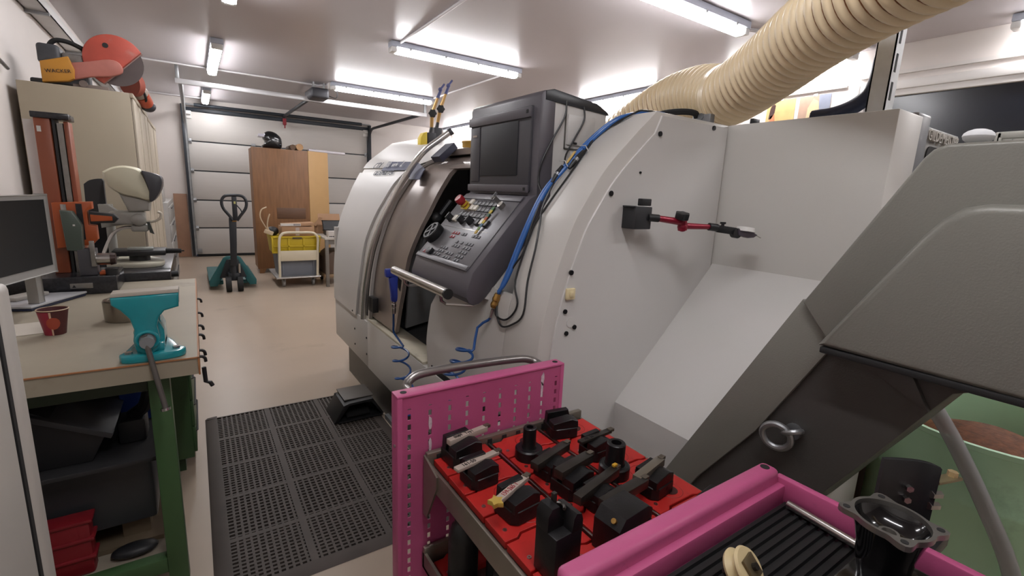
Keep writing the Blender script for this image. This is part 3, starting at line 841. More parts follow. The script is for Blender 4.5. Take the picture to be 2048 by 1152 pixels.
# magnetic dial stand on the side panel
def knob(c, axis, r, h, m, parent, name='clamp_knob'):
    ax = Vector(axis).normalized()
    q = ax.to_track_quat('Z', 'Y').to_matrix()
    pts = []
    for k in range(30):
        a = 2 * PI * k / 30
        rr = r * (1 + .10 * math.cos(6 * a))
        pts.append((rr * math.cos(a), rr * math.sin(a)))
    mb = MB()
    mb.prism(pts, 'z', 0, h, h * .12)
    for v in mb.bm.verts:
        v.co = Vector(c) + q @ v.co
    return obj(name, mb, m, parent)
M_redarm = mat('arm_red', '8a1e33', .28, .3)
ds = thing('dial_stand', 'red articulated arm with dial indicator on a black magnetic base', 'dial stand', (1.26, 1.145, 1.34))
obj('magnet_base', MB().box(1.215, 1.295, 1.085, 1.1455, 1.303, 1.378, .003).box(1.208, 1.222, 1.09, 1.14, 1.375, 1.38, .001), mat('magnet_black', '26272a', .5, var=.15), ds)
obj('magnet_switch', MB().obox((1.27, 1.10, 1.393), (.024, 0, 0), (0, .010, 0), (0, 0, .012), .003), M_dark, ds)
obj('pivot', MB().cyl((1.28, 1.088, 1.343), (1.315, 1.072, 1.341), .013), M_dark, ds)
obj('lower_arm', MB().cyl((1.305, 1.075, 1.342), (1.405, 1.045, 1.331), .0105, .0125), M_redarm, ds)
obj('elbow', MB().cyl((1.408, 1.045, 1.337), (1.414, 1.045, 1.303), .016).sph((1.413, 1.045, 1.315), .018), M_redarm, ds)
knob((1.395, 1.040, 1.342), (-.1, -.25, 1), .023, .022, M_dark, ds)
obj('upper_arm', MB().cyl((1.414, 1.045, 1.318), (1.520, 1.008, 1.317), .0115, .009), M_redarm, ds)
obj('swivel', MB().cyl((1.513, 1.01, 1.318), (1.543, .998, 1.315), .0135).obox((1.580, .983, 1.308), (.035, -.015, -.004), (.002, .005, 0), (.0015, 0, .013), .002), M_dark, ds)
obj('fine_screw', MB().cyl((1.562, .989, 1.312), (1.562, .989, 1.334), .0055).cyl((1.562, .989, 1.329), (1.562, .989, 1.336), .010), M_dark, ds)
obj('swivel_joint', MB().cyl((1.612, .958, 1.298), (1.618, .978, 1.298), .018), M_dark, ds)
mb = MB().prism([(0, .010), (.050, .006), (.085, -.010), (.070, -.020), (.045, -.022), (.004, -.012)], 'y', -.012, .012, .003)
rz = Matrix.Rotation(math.atan2(-.04, .105), 3, 'Z')
for v in mb.bm.verts:
    v.co = rz @ v.co + Vector((1.612, .967, 1.304))
di = obj('dial_indicator', mb, mat('indicator_grey', '5b545e', .35, .4), ds)
obj('dial_face', MB().cyl((1.648, .953, 1.305), (1.650, .953, 1.320), .033, .030, 24), mat('dial_white', 'd8d6d2', .3), di)
obj('stylus', MB().tube([(1.690, .938, 1.293), (1.716, .930, 1.283)], .0015, 6), M_steel, di)
tag(obj('black_clip', MB().box(1.785, 1.83, 1.06, 1.075, 1.7025, 1.722, .003), M_dark), 'small black clip on the edge of the rear cabinet beside the duct', 'clip')
tag(obj('dark_hose', MB().tube(smooth_path([(1.955, .93, 1.731), (1.953, .86, 1.735), (1.95, .80, 1.752), (1.945, .755, 1.785), (1.94, .735, 1.83), (1.94, .73, 1.9)], 6), .026, 12), mat('hose_navy', '1f2a44', .4)), 'thick navy hose bending up behind the slotted strut', 'hose')

# two magnetic stands and other things on the far cover
M_yarm = mat('arm_yellow', 'b8925a', .3, .4)
for i, (x, y, tilt, label) in enumerate(((1.425, 3.22, -.015, 'ochre articulated stand on the lathe roof, shorter one with the round knob'), (1.490, 3.26, .0, 'ochre articulated stand on the lathe roof, taller one with the big star knob'))):
    zb = 1.728 if i == 0 else 1.742
    t = thing('dial_stand', label, 'dial stand', (x, y, zb), 0, 'articulated stands on the lathe roof')
    obj('magnet_base', MB().box(x - .03, x + .03, y - .03, y + .03, zb, zb + .07 + .03 * i, .003), mat('magnet_grey', '2f3036', .45), t)
    zz = zb + .07 + .03 * i
    e = (x + .022 + tilt, y - .01, zz + .135)
    obj('pivot', MB().cyl((x, y, zz - .005), (x + .01, y, zz + .05), .014, .011), M_dark, t)
    obj('lower_arm', MB().cyl((x + .008, y, zz + .04), e, .012, .014), M_yarm, t)
    knob((e[0] - .012, e[1] - .03, e[2] - .01), (-.3, -1, 0), .026, .022, M_dark, t)
    f_ = (e[0] + .035, e[1] - .01, e[2] + .10)
    obj('upper_arm', MB().cyl(e, f_, .013, .009), M_yarm, t)
    obj('swivel', MB().cyl(f_, (f_[0] + .025, f_[1], f_[2] + .06), .012, .009).sph((f_[0] + .02, f_[1], f_[2] + .06), .015).cyl((f_[0] + .02, f_[1], f_[2] + .06), (f_[0] + .05, f_[1], f_[2] + .10), .007), mat('swivel_blue', '4a4f7c', .4), t)
tag(obj('yellow_block', MB().prism([(1.335, 1.70), (1.335, 1.755), (1.355, 1.79), (1.385, 1.80), (1.385, 1.70)], 'y', 3.18, 3.24, .006), mat('cap_yellow', 'd8bd3a', .45)), 'yellow plastic block beside the stands on the lathe roof', 'block')
tag(obj('yellow_tub', MB().rev([(0, 0), (.06, 0), (.062, .05), (.066, .056), (.064, .062), (.055, .058), (0, .05)], (1.40, 2.55, 1.632), 'z', 24), mat('tub_yellow', 'c39a48', .5)), 'small round yellow tub on the lathe roof beside the console', 'tub')

# grey drive housing with the maker's name beside the rear cabinet
dh = thing('drive_housing', 'grey housing with raised lettering and a rounded opening behind the chip conveyor', 'housing', (2.2, .8, 0))
obj('housing_body', MB().box(2.09, 2.53, .645, .95, .02, 1.70, .006), mat('housing_grey', '8b8a87', .4, .1), dh)
obj('housing_frame', MB().box(1.985, 2.10, .615, .95, .02, 1.722, .01), mat('frame_grey', '77787a', .35, .3), dh)
obj('opening', MB().prism(rrect(2.20, 2.44, 1.38, 1.635, .03), 'y', .640, .647), M_gap, dh)
obj('pulley', MB().cyl((2.24, .636, 1.52), (2.24, .642, 1.52), .06, seg=28), mat('pulley_dull', '8f807a', .4, .6), dh)
text_mesh('lettering', 'GILDEMEISTER', .052, (2.165, .640, 1.653), (1, 0, 0), (0, 0, 1), mat('lettering_raised', 'b3afa8', .4), dh, depth=.012)
tag(obj('white_rag', MB().sph((1.262, .293, 1.5475), .034, 14, 8, (.95, .7, .42)), mat('rag_white', 'd9dadd', .8, bump=.6, bscale=30)), 'crumpled white rag on the top of the conveyor hood', 'rag')

# ================================================================== chip conveyor
M_cv = mat('conveyor_grey', '7b7a73', .40, .15, var=.03, bump=.2, bscale=260)
M_cv2 = mat('conveyor_dark', '4a4846', .45, .15, var=.05, bump=.2, bscale=260)
CV = thing('chip_conveyor', 'grey inclined chip conveyor with discharge hood beside the lathe', 'conveyor', (1.42, .6, 0))
obj('conveyor_body', MB().prism([(1.13, .03), (.54, 1.165), (.36, 1.50), (.10, 1.50), (.10, 1.12), (.235, 1.05), (.261, 1.004), (.341, .857), (.419, .721), (.80, .03)], 'x', 1.222, 1.60, .004), M_cv2, CV)
band = [(1.12, .035), (.531, 1.182), (.445, 1.098), (.594, .806), (.74, .590), (1.03, .035)]
obj('side_band', MB().prism(band, 'x', 1.208, 1.224, .002), M_cv, CV)
obj('upper_hood', MB().prism([(.523, 1.178), (.350, 1.505), (.338, 1.520), (.318, 1.530), (-.30, 1.534), (-.30, 1.10), (.46, 1.10)], 'x', 1.190, 1.63, .008, 3), M_cv, CV)
lh = obj('lower_hood', MB().prism([(.464, 1.094), (.315, 1.360), (.295, 1.388), (.268, 1.412), (.235, 1.420), (-.30, 1.425), (-.30, 1.085)], 'x', 1.150, 1.20, .018, 4), M_cv, CV)
obj('hood_lip', MB().box(1.152, 1.20, -.30, .455, 1.080, 1.094, .003), M_gap, CV)
obj('hood_seam', MB().prism([(.445, 1.096), (.300, 1.020), (.262, 1.004), (.31, 1.09)], 'x', 1.206, 1.224, .001), M_cv2, CV)
ey_ = obj('lifting_eye', MB().torus((1.188, .530, .828), (-1.42, -.25, -.22), .033, .0085), M_galv, CV)
obj('eye_base', MB().cyl((1.222, .505, .845), (1.208, .505, .845), .020, seg=16).torus((1.200, .500, .850), (.2, .5, 1), .020, .007, 18, 8), M_galv, ey_)
fr = thing('handle_frame', 'flat grey metal frame lying on the top of the conveyor hood', 'frame', (1.40, .15, 1.534))
obj('frame', MB().box(1.36, 1.37, -.05, .29, 1.552, 1.566, .003).box(1.36, 1.37, .28, .292, 1.535, 1.566, .003).box(1.36, 1.37, .235, .243, 1.535, 1.555, .002).box(1.36, 1.37, .12, .128, 1.535, 1.555, .002).box(1.36, 1.37, -.05, -.038, 1.535, 1.566, .003).box(1.36, 1.46, .282, .290, 1.535, 1.562, .003).box(1.36, 1.46, -.048, -.04, 1.535, 1.562, .003).box(1.45, 1.46, -.05, .29, 1.552, 1.566, .003), mat('frame_pale', 'aaa9a2', .4, .3), fr)
obj('grip_strip', MB().box(1.39, 1.43, .13, .23, 1.536, 1.55, .003), mat('grip_dark', '6b6668', .5), fr)

# ================================================================== exhaust duct and strut
M_duct = mat('duct_cream', 'ead6b2', .34, var=.03, scale=10)
dp = smooth_path([(2.00, 2.15, 1.62), (2.06, 1.90, 1.80), (2.05, 1.68, 1.885), (2.00, 1.47, 1.895), (1.93, 1.285, 1.855), (1.865, 1.17, 1.862), (1.77, .995, 1.905), (1.64, .80, 1.945), (1.50, .56, 1.975), (1.40, .30, 2.00), (1.32, -.05, 2.06), (1.25, -.5, 2.2), (1.2, -1.0, 2.4)], 40)
pitch = .034
tot = [0.0]
for a, c_ in zip(dp, dp[1:]):
    tot.append(tot[-1] + (c_ - a).length)
NS, SEG = int(tot[-1] / (pitch / 9)), 40
mb, rows, wire = MB(), [], []
j, Nv, Tp = 0, None, None
for k in range(NS):
    s = k * pitch / 9
    while j < len(tot) - 2 and tot[j + 1] < s:
        j += 1
    p = dp[j].lerp(dp[j + 1], (s - tot[j]) / max(1e-6, tot[j + 1] - tot[j]))
    T_ = (dp[min(j + 3, len(dp) - 1)] - dp[max(j - 2, 0)]).normalized()
    if Nv is None:
        Nv = Vector((0, 0, 1))
    Nv = (Nv - T_ * Nv.dot(T_)).normalized()
    Bv = T_.cross(Nv)
    row = []
    for q in range(SEG):
        th = 2 * PI * q / SEG
        r_ = .109 + .017 * abs(math.sin(PI * (s / pitch - q / SEG))) ** .7
        row.append(mb.bm.verts.new(p + (Nv * math.cos(th) + Bv * math.sin(th)) * r_))
    rows.append(row)
    for u in range(4):
        s2 = s + u * pitch / 36
        th = 2 * PI * s2 / pitch
        wire.append(p + T_ * (s2 - s) + (Nv * math.cos(th) + Bv * math.sin(th)) * .1125)
for A, B in zip(rows, rows[1:]):
    for q in range(SEG):
        l = (q + 1) % SEG
        mb.bm.faces.new((A[q], A[l], B[l], B[q]))
dt = thing('exhaust_duct', 'large corrugated cream exhaust duct curving over the lathe', 'duct', (1.95, 1.3, 1.75))
du = obj('hose', mb, M_duct, dt, sharp=85)
obj('spiral_wire', MB().tube(wire, .0036, 6), mat('wire_copper', '8f5a34', .45), dt, sharp=80)
for s0 in (0.975, 1.000):
    j = max(i for i, t in enumerate(tot) if t < s0)
    d_ = (dp[j + 1] - dp[j]).normalized()
    obj('joint_ring', MB().cyl(dp[j] - d_ * .010, dp[j] + d_ * .010, .128, seg=32), M_duct, dt)
st = thing('support_strut', 'slotted galvanised steel strut standing on the rear cabinet', 'strut', (1.90, .70, 1.702))
M_strut = mat('strut_metal', 'c2c4c5', .5, 0, var=.06, scale=20)
obj('channel', MB().box(1.868, 1.872, .675, .728, 1.702, ZC).box(1.868, 1.93, .675, .679, 1.702, ZC).box(1.868, 1.93, .724, .728, 1.702, ZC), M_strut, st)
for k in range(12):
    z = 1.75 + k * .085
    obj('slot', MB().box(1.885, 1.897, .6735, .6755, z, z + .055), M_gap, st)
# ================================================================== rubber mat
M_mat = mat('mat_rubber', '4a423d', .62, var=.1, scale=8)
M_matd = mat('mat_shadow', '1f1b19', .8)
MT = thing('rubber_mat', 'dark perforated rubber mat on the floor before the lathe', 'mat', (.40, 2.37, 0))
X0, X1, Y0, Y1 = -.038, .885, 1.61, 3.14
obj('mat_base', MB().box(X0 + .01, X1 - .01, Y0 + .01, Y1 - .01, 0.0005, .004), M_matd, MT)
obj('mat_border', MB().prism([(X0, .001), (X0 + .012, .010), (X0 + .060, .014), (X0 + .060, .001)], 'y', Y0, Y1), M_mat, MT)
obj('mat_border', MB().prism([(X1, .001), (X1 - .012, .010), (X1 - .060, .014), (X1 - .060, .001)], 'y', Y0, Y1), M_mat, MT)
obj('mat_border', MB().prism([(Y0, .001), (Y0 + .012, .010), (Y0 + .055, .014), (Y0 + .055, .001)], 'x', X0 + .01, X1 - .01), M_mat, MT)
obj('mat_border', MB().prism([(Y1, .001), (Y1 - .012, .010), (Y1 - .030, .014), (Y1 - .030, .001)], 'x', X0 + .01, X1 - .01), M_mat, MT)
xb = [X0 + .060, .285, .572, X1 - .060]
for x in xb[1:3]:
    obj('mat_bar', MB().box(x - .014, x + .014, Y0 + .05, Y1 - .03, .002, .0135), M_mat, MT)
yb = [Y0 + .055, 1.93, 2.235, 2.52, 2.82, Y1 - .03]
for y in yb[1:5]:
    obj('mat_bar', MB().box(X0 + .05, X1 - .05, y - .011, y + .011, .002, .0132), M_mat, MT)
b = MB()
for a, c_ in zip(xb, xb[1:]):
    n = 11
    for k in range(1, n):
        x = a + (c_ - a) * k / n
        b.box(x - .0045, x + .0045, Y0 + .05, Y1 - .03, .002, .0125)
for a, c_ in zip(yb, yb[1:]):
    n = 13
    for k in range(1, n):
        y = a + (c_ - a) * k / n
        b.box(X0 + .05, X1 - .05, y - .0048, y + .0048, .002, .0105)
g = obj('mat_grid', b, M_mat, MT)
g['kind'] = 'stuff'

# ================================================================== pink tool trolley
M_pink = mat('trolley_pink', 'b65480', .40, var=.05, scale=7, bump=.1, bscale=150, dirt=('8a3a68', 24, .68, .78))
M_slotl = mat('slot_through', 'c9a0b4', .5)
M_shelf = mat('shelf_steel', '8a8378', .4, .7, var=.12, scale=14)
TR = thing('tool_trolley', 'pink perforated tool trolley with steel shelf of red tool inserts', 'trolley', (.6, .6, 0))
TX0, TX1, ZT = .357, .857, .93
def pegboard(y0, y1):
    """perforated end panel with real slots: strips between slot columns plus bridges between slots"""
    cols = [.387, .440, .493, .542, .592, .641, .691, .738, .782, .830]
    b = MB()
    zlo, zhi, hw_ = .10, ZT - .006, .0042
    prev = TX0 + .012
    ym = y0 + .004
    for x in cols:
        b.box(prev, x - hw_, ym - .0012, ym + .0012, zlo, zhi)
        z = zlo
        while z < zhi - .03:
            b.box(x - hw_, x + hw_, ym - .0012, ym + .0012, z, min(z + .011, zhi))
            z += .026
        b.box(x - hw_, x + hw_, ym - .0012, ym + .0012, zhi - .03, zhi)
        prev = x + hw_
    b.box(prev, TX1 - .012, ym - .0012, ym + .0012, zlo, zhi)
    return b
ep = obj('end_panel', pegboard(.978, 1.018), M_pink, TR)
obj('panel_frame', MB().box(TX0, TX1, .978, 1.020, ZT - .007, ZT, .003).box(TX0, TX0 + .013, .978, 1.020, .06, ZT - .004, .003).box(TX1 - .013, TX1, .978, 1.020, .06, ZT - .004, .003).box(TX0, TX1, .978, 1.02, .06, .10, .003), M_pink, ep)
for x in (TX0 + .022, TX1 - .020):
    obj('top_hole', MB().cyl((x, .999, ZT - .001), (x, .999, ZT + .0008), .008, seg=14), M_gap, ep)
obj('side_screw', MB().cyl((TX0 + .001, .995, .80), (TX0 - .003, .995, .80), .004, seg=8), M_steel, ep)
M_paint = mat('chipped_paint', 'c9b7bf', .6, var=.25, scale=80)
for x, zz in ((.440, .845), (.441, .79), (.782, .895), (.780, .865)):
    pts = []
    for k in range(9):
        a = 2 * PI * k / 9
        r = random.uniform(.6, 1.2)
        pts.append((x + .006 * r * math.cos(a), zz + .024 * r * math.sin(a)))
    obj('paint_chip', MB().prism(pts, 'y', .9798, .9806), M_paint, ep)
obj('push_handle', MB().tube(smooth_path([(.405, 1.02, .918), (.405, 1.045, .918), (.418, 1.062, .928), (.46, 1.068, .940), (.60, 1.068, .938), (.75, 1.068, .930), (.795, 1.062, .922), (.81, 1.045, .915), (.81, 1.02, .913)], 5), .0115, 12), mat('handle_steel', '8b8785', .32, .8), TR)
# near panel and ribbed tray
npn = obj('near_panel', MB().box(TX0, TX1, .365, .400, .62, ZT, .010, 3), M_pink, TR)
obj('top_hole', MB().cyl((TX1 - .020, .384, ZT - .001), (TX1 - .020, .384, ZT + .0008), .008, seg=14), M_gap, npn)
obj('tray_rim', MB().box(TX1 - .004, TX1 + .012, -.28, .372, .868, .916, .003), M_pink, TR)
obj('tray_rim', MB().box(TX0 - .012, TX0 + .004, -.28, .372, .868, .916, .003), M_pink, TR)
obj('tray_rim', MB().box(TX0 - .012, TX1 + .012, -.29, -.275, .868, .916, .003), M_pink, TR)
obj('tray_rim', MB().box(TX0, TX1, .352, .367, .868, .905, .003), M_pink, TR)
obj('tray_floor', MB().box(TX0, TX1, -.28, .36, .862, .868), M_pink, TR)
M_rib = mat('ribbed_rubber', '121214', .55, var=.2)
rb = tag(obj('ribbed_liner', MB().box(TX0 + .005, TX1 - .005, -.27, .350, .868, .871), M_rib), 'black ribbed rubber liner in the pink trolley tray', 'liner')
b = MB()
for k in range(44):
    y = .344 - k * .014
    b.prism([(y - .0045, .871), (y - .003, .8765), (y + .003, .8765), (y + .0045, .871)], 'x', TX0 + .006, TX1 - .006)
rr_ = obj('rib', b, M_rib, rb)
rr_['kind'] = 'stuff'
# trolley frame legs and castors
for x in (TX0 + .02, TX1 - .02):
    for y in (-.24,):
        obj('leg', MB().box(x - .018, x + .018, y - .018, y + .018, .12, .862 if y < 0 else .70, .003), M_pink, TR)
        cs = obj('castor', MB().cyl((x - .014, y, .052), (x + .014, y, .052), .05, seg=20), M_rubber, TR)
        obj('fork', MB().box(x - .020, x - .016, y - .02, y + .02, .05, .12).box(x + .016, x + .020, y - .02, y + .02, .05, .12).box(x - .02, x + .02, y - .03, y + .03, .112, .122), M_galv, cs)
# shelf
SZ = .748
obj('shelf_rail', MB().box(.425, .432, .40, .975, SZ - .05, SZ + .006, .002), M_shelf, TR)
obj('shelf_rail', MB().box(.914, .921, .40, .975, SZ - .05, SZ + .006, .002), M_shelf, TR)
br = obj('shelf_rail', MB().box(.425, .921, .960, .976, SZ - .01, SZ + .028, .003), M_shelf, TR)
obj('shelf_floor', MB().box(.432, .914, .40, .960, SZ - .012, SZ - .006), M_shelf, TR)
for x in (.455, .60, .645, .69, .73, .775, .82, .88):
    obj('rail_notch', MB().box(x - .006, x + .006, .957, .961, SZ + .008, SZ + .022), M_gap, br)
obj('shelf_bracket', MB().prism([(.974, SZ + .02), (.974, SZ - .14), (.955, SZ - .14), (.90, SZ - .03), (.90, SZ + .0)], 'x', .421, .426), M_shelf, TR)
for x in (.594, .756):
    obj('shelf_divider', MB().box(x - .0025, x + .0025, .405, .955, SZ - .006, SZ + .014, .001), M_steel, TR)
# red insert plates
M_red = mat('insert_red', 'b3231f', .45, var=.06, scale=12, dirt=('7d1512', 14, .62, .8))
M_hole = mat('insert_hole', '3b0c0b', .6)
RW, RP = .152, .0815
def plate_proto():
    """local: x 0..RW, y 0 (near) .. RP (far); stepped S edge on the near and far side"""
    g_ = .0030
    lo = [(g_, g_), (.030, g_), (.042, .012), (RW - .030, .012), (RW - .020, g_ + .004), (RW - g_, g_ + .004)]
    hi = [(p[0], p[1] + RP - 2 * g_) for p in lo]
    mb = MB()
    mb.prism(lo + hi[::-1], 'z', 0, .017, .0012, 1)
    return mb
mp_ = mesh_of(plate_proto(), 'insert_plate', M_red)
hole_me = mesh_of(MB().cyl((.088, .047, .0172), (.088, .047, .0178), .017, seg=22), 'pocket', M_hole)
ringp = MB().rev([(.027, .0171), (.028, .0177), (.029, .0171)], (.088, .047, 0), 'z', 28)
ring_me = mesh_of(ringp, 'pocket_ring', mat('ring_red', '8f1a17', .5))
scr_me = mesh_of(MB().rev([(.0016, .0172), (.0018, .0185), (.0042, .0185), (.0045, .017)], (.019, .030, 0), 'z', 14), 'plate_screw', M_steel)
def child(name, me, parent, loc=(0, 0, 0)):
    o = bpy.data.objects.new(name, me)
    COL.objects.link(o)
    o.parent = parent
    o.location = loc
    return o
colx = [.437, .599, .760]
rown = ['against the far end panel', 'second from the far end panel', 'third from the far end panel', 'fourth from the far end panel', 'third from the near panel', 'second from the near panel', 'against the near panel']
coln = ['outer aisle', 'middle', 'inner lathe-side']
for ci, cx in enumerate(colx):
    for r in range(7):
        y = .952 - RP * (r + 1) + (.006 if ci == 0 else -.010 if ci == 2 else 0)
        if y < .40:
            continue
        t = bpy.data.objects.new('insert_plate', mp_)
        COL.objects.link(t)
        t.location = (cx, y, SZ - .004)
        tag(t, 'red plastic tool insert plate in the %s row, %s' % (coln[ci], rown[r]), 'insert plate', 'red insert plates on the trolley shelf')
        child('pocket', hole_me, t)
        child('pocket_ring', ring_me, t)
        child('plate_screw', scr_me, t)
ZP = SZ + .0135
# tool holders
M_bar = mat('tool_bar_steel', '3a3632', .36, .5, var=.25, scale=25)
M_tagp = mat('paper_tag', 'a89a90', .5, var=.08)
M_ink = mat('ink_black', '15151a', .6)
M_inkr = mat('ink_red', '9a2233', .6)
def loc3(t):
    return t
def holder(x, y, label, rot=0.0, w=.066, d=.060, h=.050, bar=None, text=None, ink=None, tagc=None, stub=False, barrot=0.0):
    t = thing('tool_holder', label, 'tool holder', (x, y, ZP), rot, 'tool holders on the trolley shelf')
    def o(name, mb, m, par=None):
        return obj(name, mb, m, par or t, local=True)
    o('flange', MB().prism([(-w / 2, -d / 2 + .012), (-w / 2 + .012, -d / 2), (w / 2 - .006, -d / 2), (w / 2, -d / 2 + .010), (w / 2, d / 2), (-w / 2, d / 2)], 'z', .0005, h * .55, .0015, 1), M_black_oxide)
    o('block', MB().prism([(-w / 2 + .002, h * .5), (-w / 2 + .002, h * .86), (w / 2 - .022, h * 1.02), (w / 2 - .004, h * .90), (w / 2 - .002, h * .5)], 'y', -d / 2 + .002, d * .04, .0012, 1), M_black_oxide)
    o('block', MB().prism([(-w / 2 + .002, h * .5), (-w / 2 + .004, h * 1.08), (w / 2 - .012, h * 1.14), (w / 2 - .002, h * .5)], 'y', d * .24, d / 2, .0012, 1), M_black_oxide)
    o('clamp_screw', MB().cyl((w * .1, -d / 2 - .0005, h * .35), (w * .1, -d / 2 + .004, h * .35), .005, seg=10), M_screw)
    if bar:
        L, bw, bh, dx = bar
        c_, s_ = math.cos(barrot), math.sin(barrot)
        ctr = Vector((dx, d * .13, h * .98))
        bb = o('tool_bar', MB().obox(ctr, (L / 2 * c_, L / 2 * s_, 0), (-bw / 2 * s_, bw / 2 * c_, 0), (0, 0, bh / 2), .0012), tagc or M_bar)
        tip = ctr + Vector((L / 2 * c_, L / 2 * s_, bh / 2))
        o('cutting_tip', MB().obox(tip + Vector((.002, 0, -.002)), (.008 * c_, .008 * s_, 0), (-.006 * s_, .006 * c_, 0), (0, 0, .0035)), mat('carbide', '6b6257', .35, .6), bb)
        if text:
            r_ = (c_, s_, 0)
            u_ = (-s_, c_, 0)
            a0 = ctr + Vector((-L * .36 * c_ + bw * .33 * s_, -L * .36 * s_ - bw * .33 * c_, bh / 2 + .0006))
            tm = text_mesh('handwriting', text, bw * .95, (0, 0, 0), (1, 0, 0), (0, 1, 0), ink or M_ink, None, depth=.0006)
            for v in tm.data.vertices:
                q = v.co.copy()
                v.co = a0 + Vector(r_) * q.x * .82 + Vector(u_) * q.y + Vector((0, 0, q.z))
            tm.parent = bb
    return t
holder(.497, .918, 'black tool holder with a light tag marked 0089 against the far end panel', .06, w=.078, d=.07, h=.058, bar=(.115, .016, .014, .020), text='0089  Typ1', tagc=M_tagp, barrot=.10)
holder(.492, .822, 'black tool holder with a light pointed blade marked 161-50', .06, w=.070, d=.06, h=.050, bar=(.118, .017, .008, -.004), text='161-50', tagc=M_tagp, barrot=.10)
t3 = holder(.505, .690, 'black tool holder with a red inked tag and a yellow star insert', .10, w=.072, d=.064, h=.056, bar=(.100, .016, .010, -.010), text='159-265 1', ink=M_inkr, tagc=M_tagp, barrot=.28)
b = MB()
pts = []
for k in range(10):
    a = 2 * PI * k / 10
    r = .017 if k % 2 == 0 else .010
    pts.append((-.062 + r * math.cos(a), -.006 + r * math.sin(a)))
b.prism(pts, 'z', .050, .060, .001)
obj('star_insert', b, mat('insert_yellow', 'c0a24c', .4, .2), t3, local=True)
holder(.648, .762, 'black tool holder with a worn brownish bar beside the short spigot holder', .12, w=.060, d=.056, h=.046, bar=(.128, .022, .018, .004), barrot=.16)
holder(.652, .690, 'black tool holder with a slanted bar ending in a clamped insert', .12, w=.074, d=.066, h=.056, bar=(.110, .024, .020, .010), barrot=.06)
t7 = holder(.668, .625, 'black tool holder with two long bars and a small yellow insert', .10, w=.060, d=.05, h=.046, bar=(.150, .020, .020, .0), barrot=.14)
obj('insert', MB().box(.064, .076, .014, .022, .056, .062, .001), mat('insert_gold', 'c79a2e', .4), t7, local=True)
holder(.682, .572, 'black tool holder with a long flat bar, next to the big square block', .06, w=.060, d=.046, h=.050, bar=(.135, .024, .020, .010), barrot=.04)
holder(.795, .905, 'bulky black tool holder with a chamfered nose in the lathe-side far corner', -.25, w=.078, d=.066, h=.052)
holder(.800, .772, 'black tool holder with a dark engraved blade, beside the wide spigot', .0, w=.066, d=.056, h=.050, bar=(.110, .016, .008, .000), text='AV 16', barrot=.06)
holder(.812, .600, 'black tool holder carrying a pale ground steel bar', .12, w=.072, d=.060, h=.052, bar=(.112, .020, .018, -.012), tagc=mat('pale_bar', '8d8578', .3, .7), barrot=.10)
holder(.850, .470, 'black tool holder half hidden by the near pink panel', .12, w=.080, d=.060, h=.046)
holder(.545, .455, 'low black tool holder beside the tall block, close to the near panel', .35, w=.070, d=.05, h=.036, bar=(.090, .022, .012, .010), barrot=.0)
# big square block
t8 = thing('tool_holder', 'big square black tool block with a brass plug on its chamfer', 'tool holder', (.625, .525, ZP), .10, 'tool holders on the trolley shelf')
obj('block', MB().prism([(-.048, .0005), (-.048, .062), (-.032, .082), (.036, .082), (.050, .072), (.050, .0005)], 'y', -.034, .026, .002), M_black_oxide, t8, local=True)
obj('brass_plug', MB().cyl((-.040, -.016, .071), (-.045, -.016, .0755), .005, seg=12), M_brass, t8, local=True)
for q in ((.02, .02), (.044, .05), (.046, .02)):
    obj('set_screw', MB().cyl((q[0], -.0335, q[1]), (q[0], -.0355, q[1]), .0035, seg=8), M_screw, t8, local=True)
# tall block
t4 = thing('tool_holder', 'tall black tool block with forked top and a grooving blade', 'tool holder', (.480, .535, ZP), .05, 'tool holders on the trolley shelf')
obj('block', MB().box(-.030, .030, -.028, .026, .0005, .088, .003), M_black_oxide, t4, local=True)
obj('fork', MB().prism([(-.030, .086), (-.030, .116), (-.022, .128), (-.006, .128), (-.004, .112), (.006, .100), (.010, .086)], 'y', -.006, .026, .0015), M_black_oxide, t4, local=True)
obj('fork', MB().prism([(.004, .086), (.008, .112), (.014, .120), (.026, .116), (.030, .104), (.030, .086)], 'y', -.028, .020, .0015), M_black_oxide, t4, local=True)
obj('blade', MB().tube([(-.002 + .012 * math.cos(a), .004 + .012 * math.sin(a), .120) for a in [k * PI / 9 for k in range(-3, 10)]], .003, 6).box(-.004, .004, .012, .020, .112, .140, .001), M_bar, t4, local=True)
# spigots
def spigot(x, y, r0, r1, h0, h1, label):
    t = thing('spigot_holder', label, 'tool holder', (x, y, ZP), 0, 'tool holders on the trolley shelf')
    obj('flange', MB().rev([(0, .0005), (r0, .0005), (r0, h0), (r0 - .004, h0 + .003), (0, h0 + .003)], (0, 0, 0), 'z', 30), M_black_oxide, t, local=True)
    obj('spigot', MB().rev([(r1 + .003, h0 + .002), (r1, h0 + .008), (r1, h1 - .002), (r1 - .002, h1), (r1 * .55, h1), (r1 * .5, h1 - .02), (0, h1 - .02)], (0, 0, 0), 'z', 26), M_black_oxide, t, local=True)
spigot(.648, .852, .034, .0165, .024, .080, 'short round spigot holder with narrow bore')
spigot(.780, .690, .036, .022, .026, .082, 'wide round spigot holder with open bore on the lathe side')
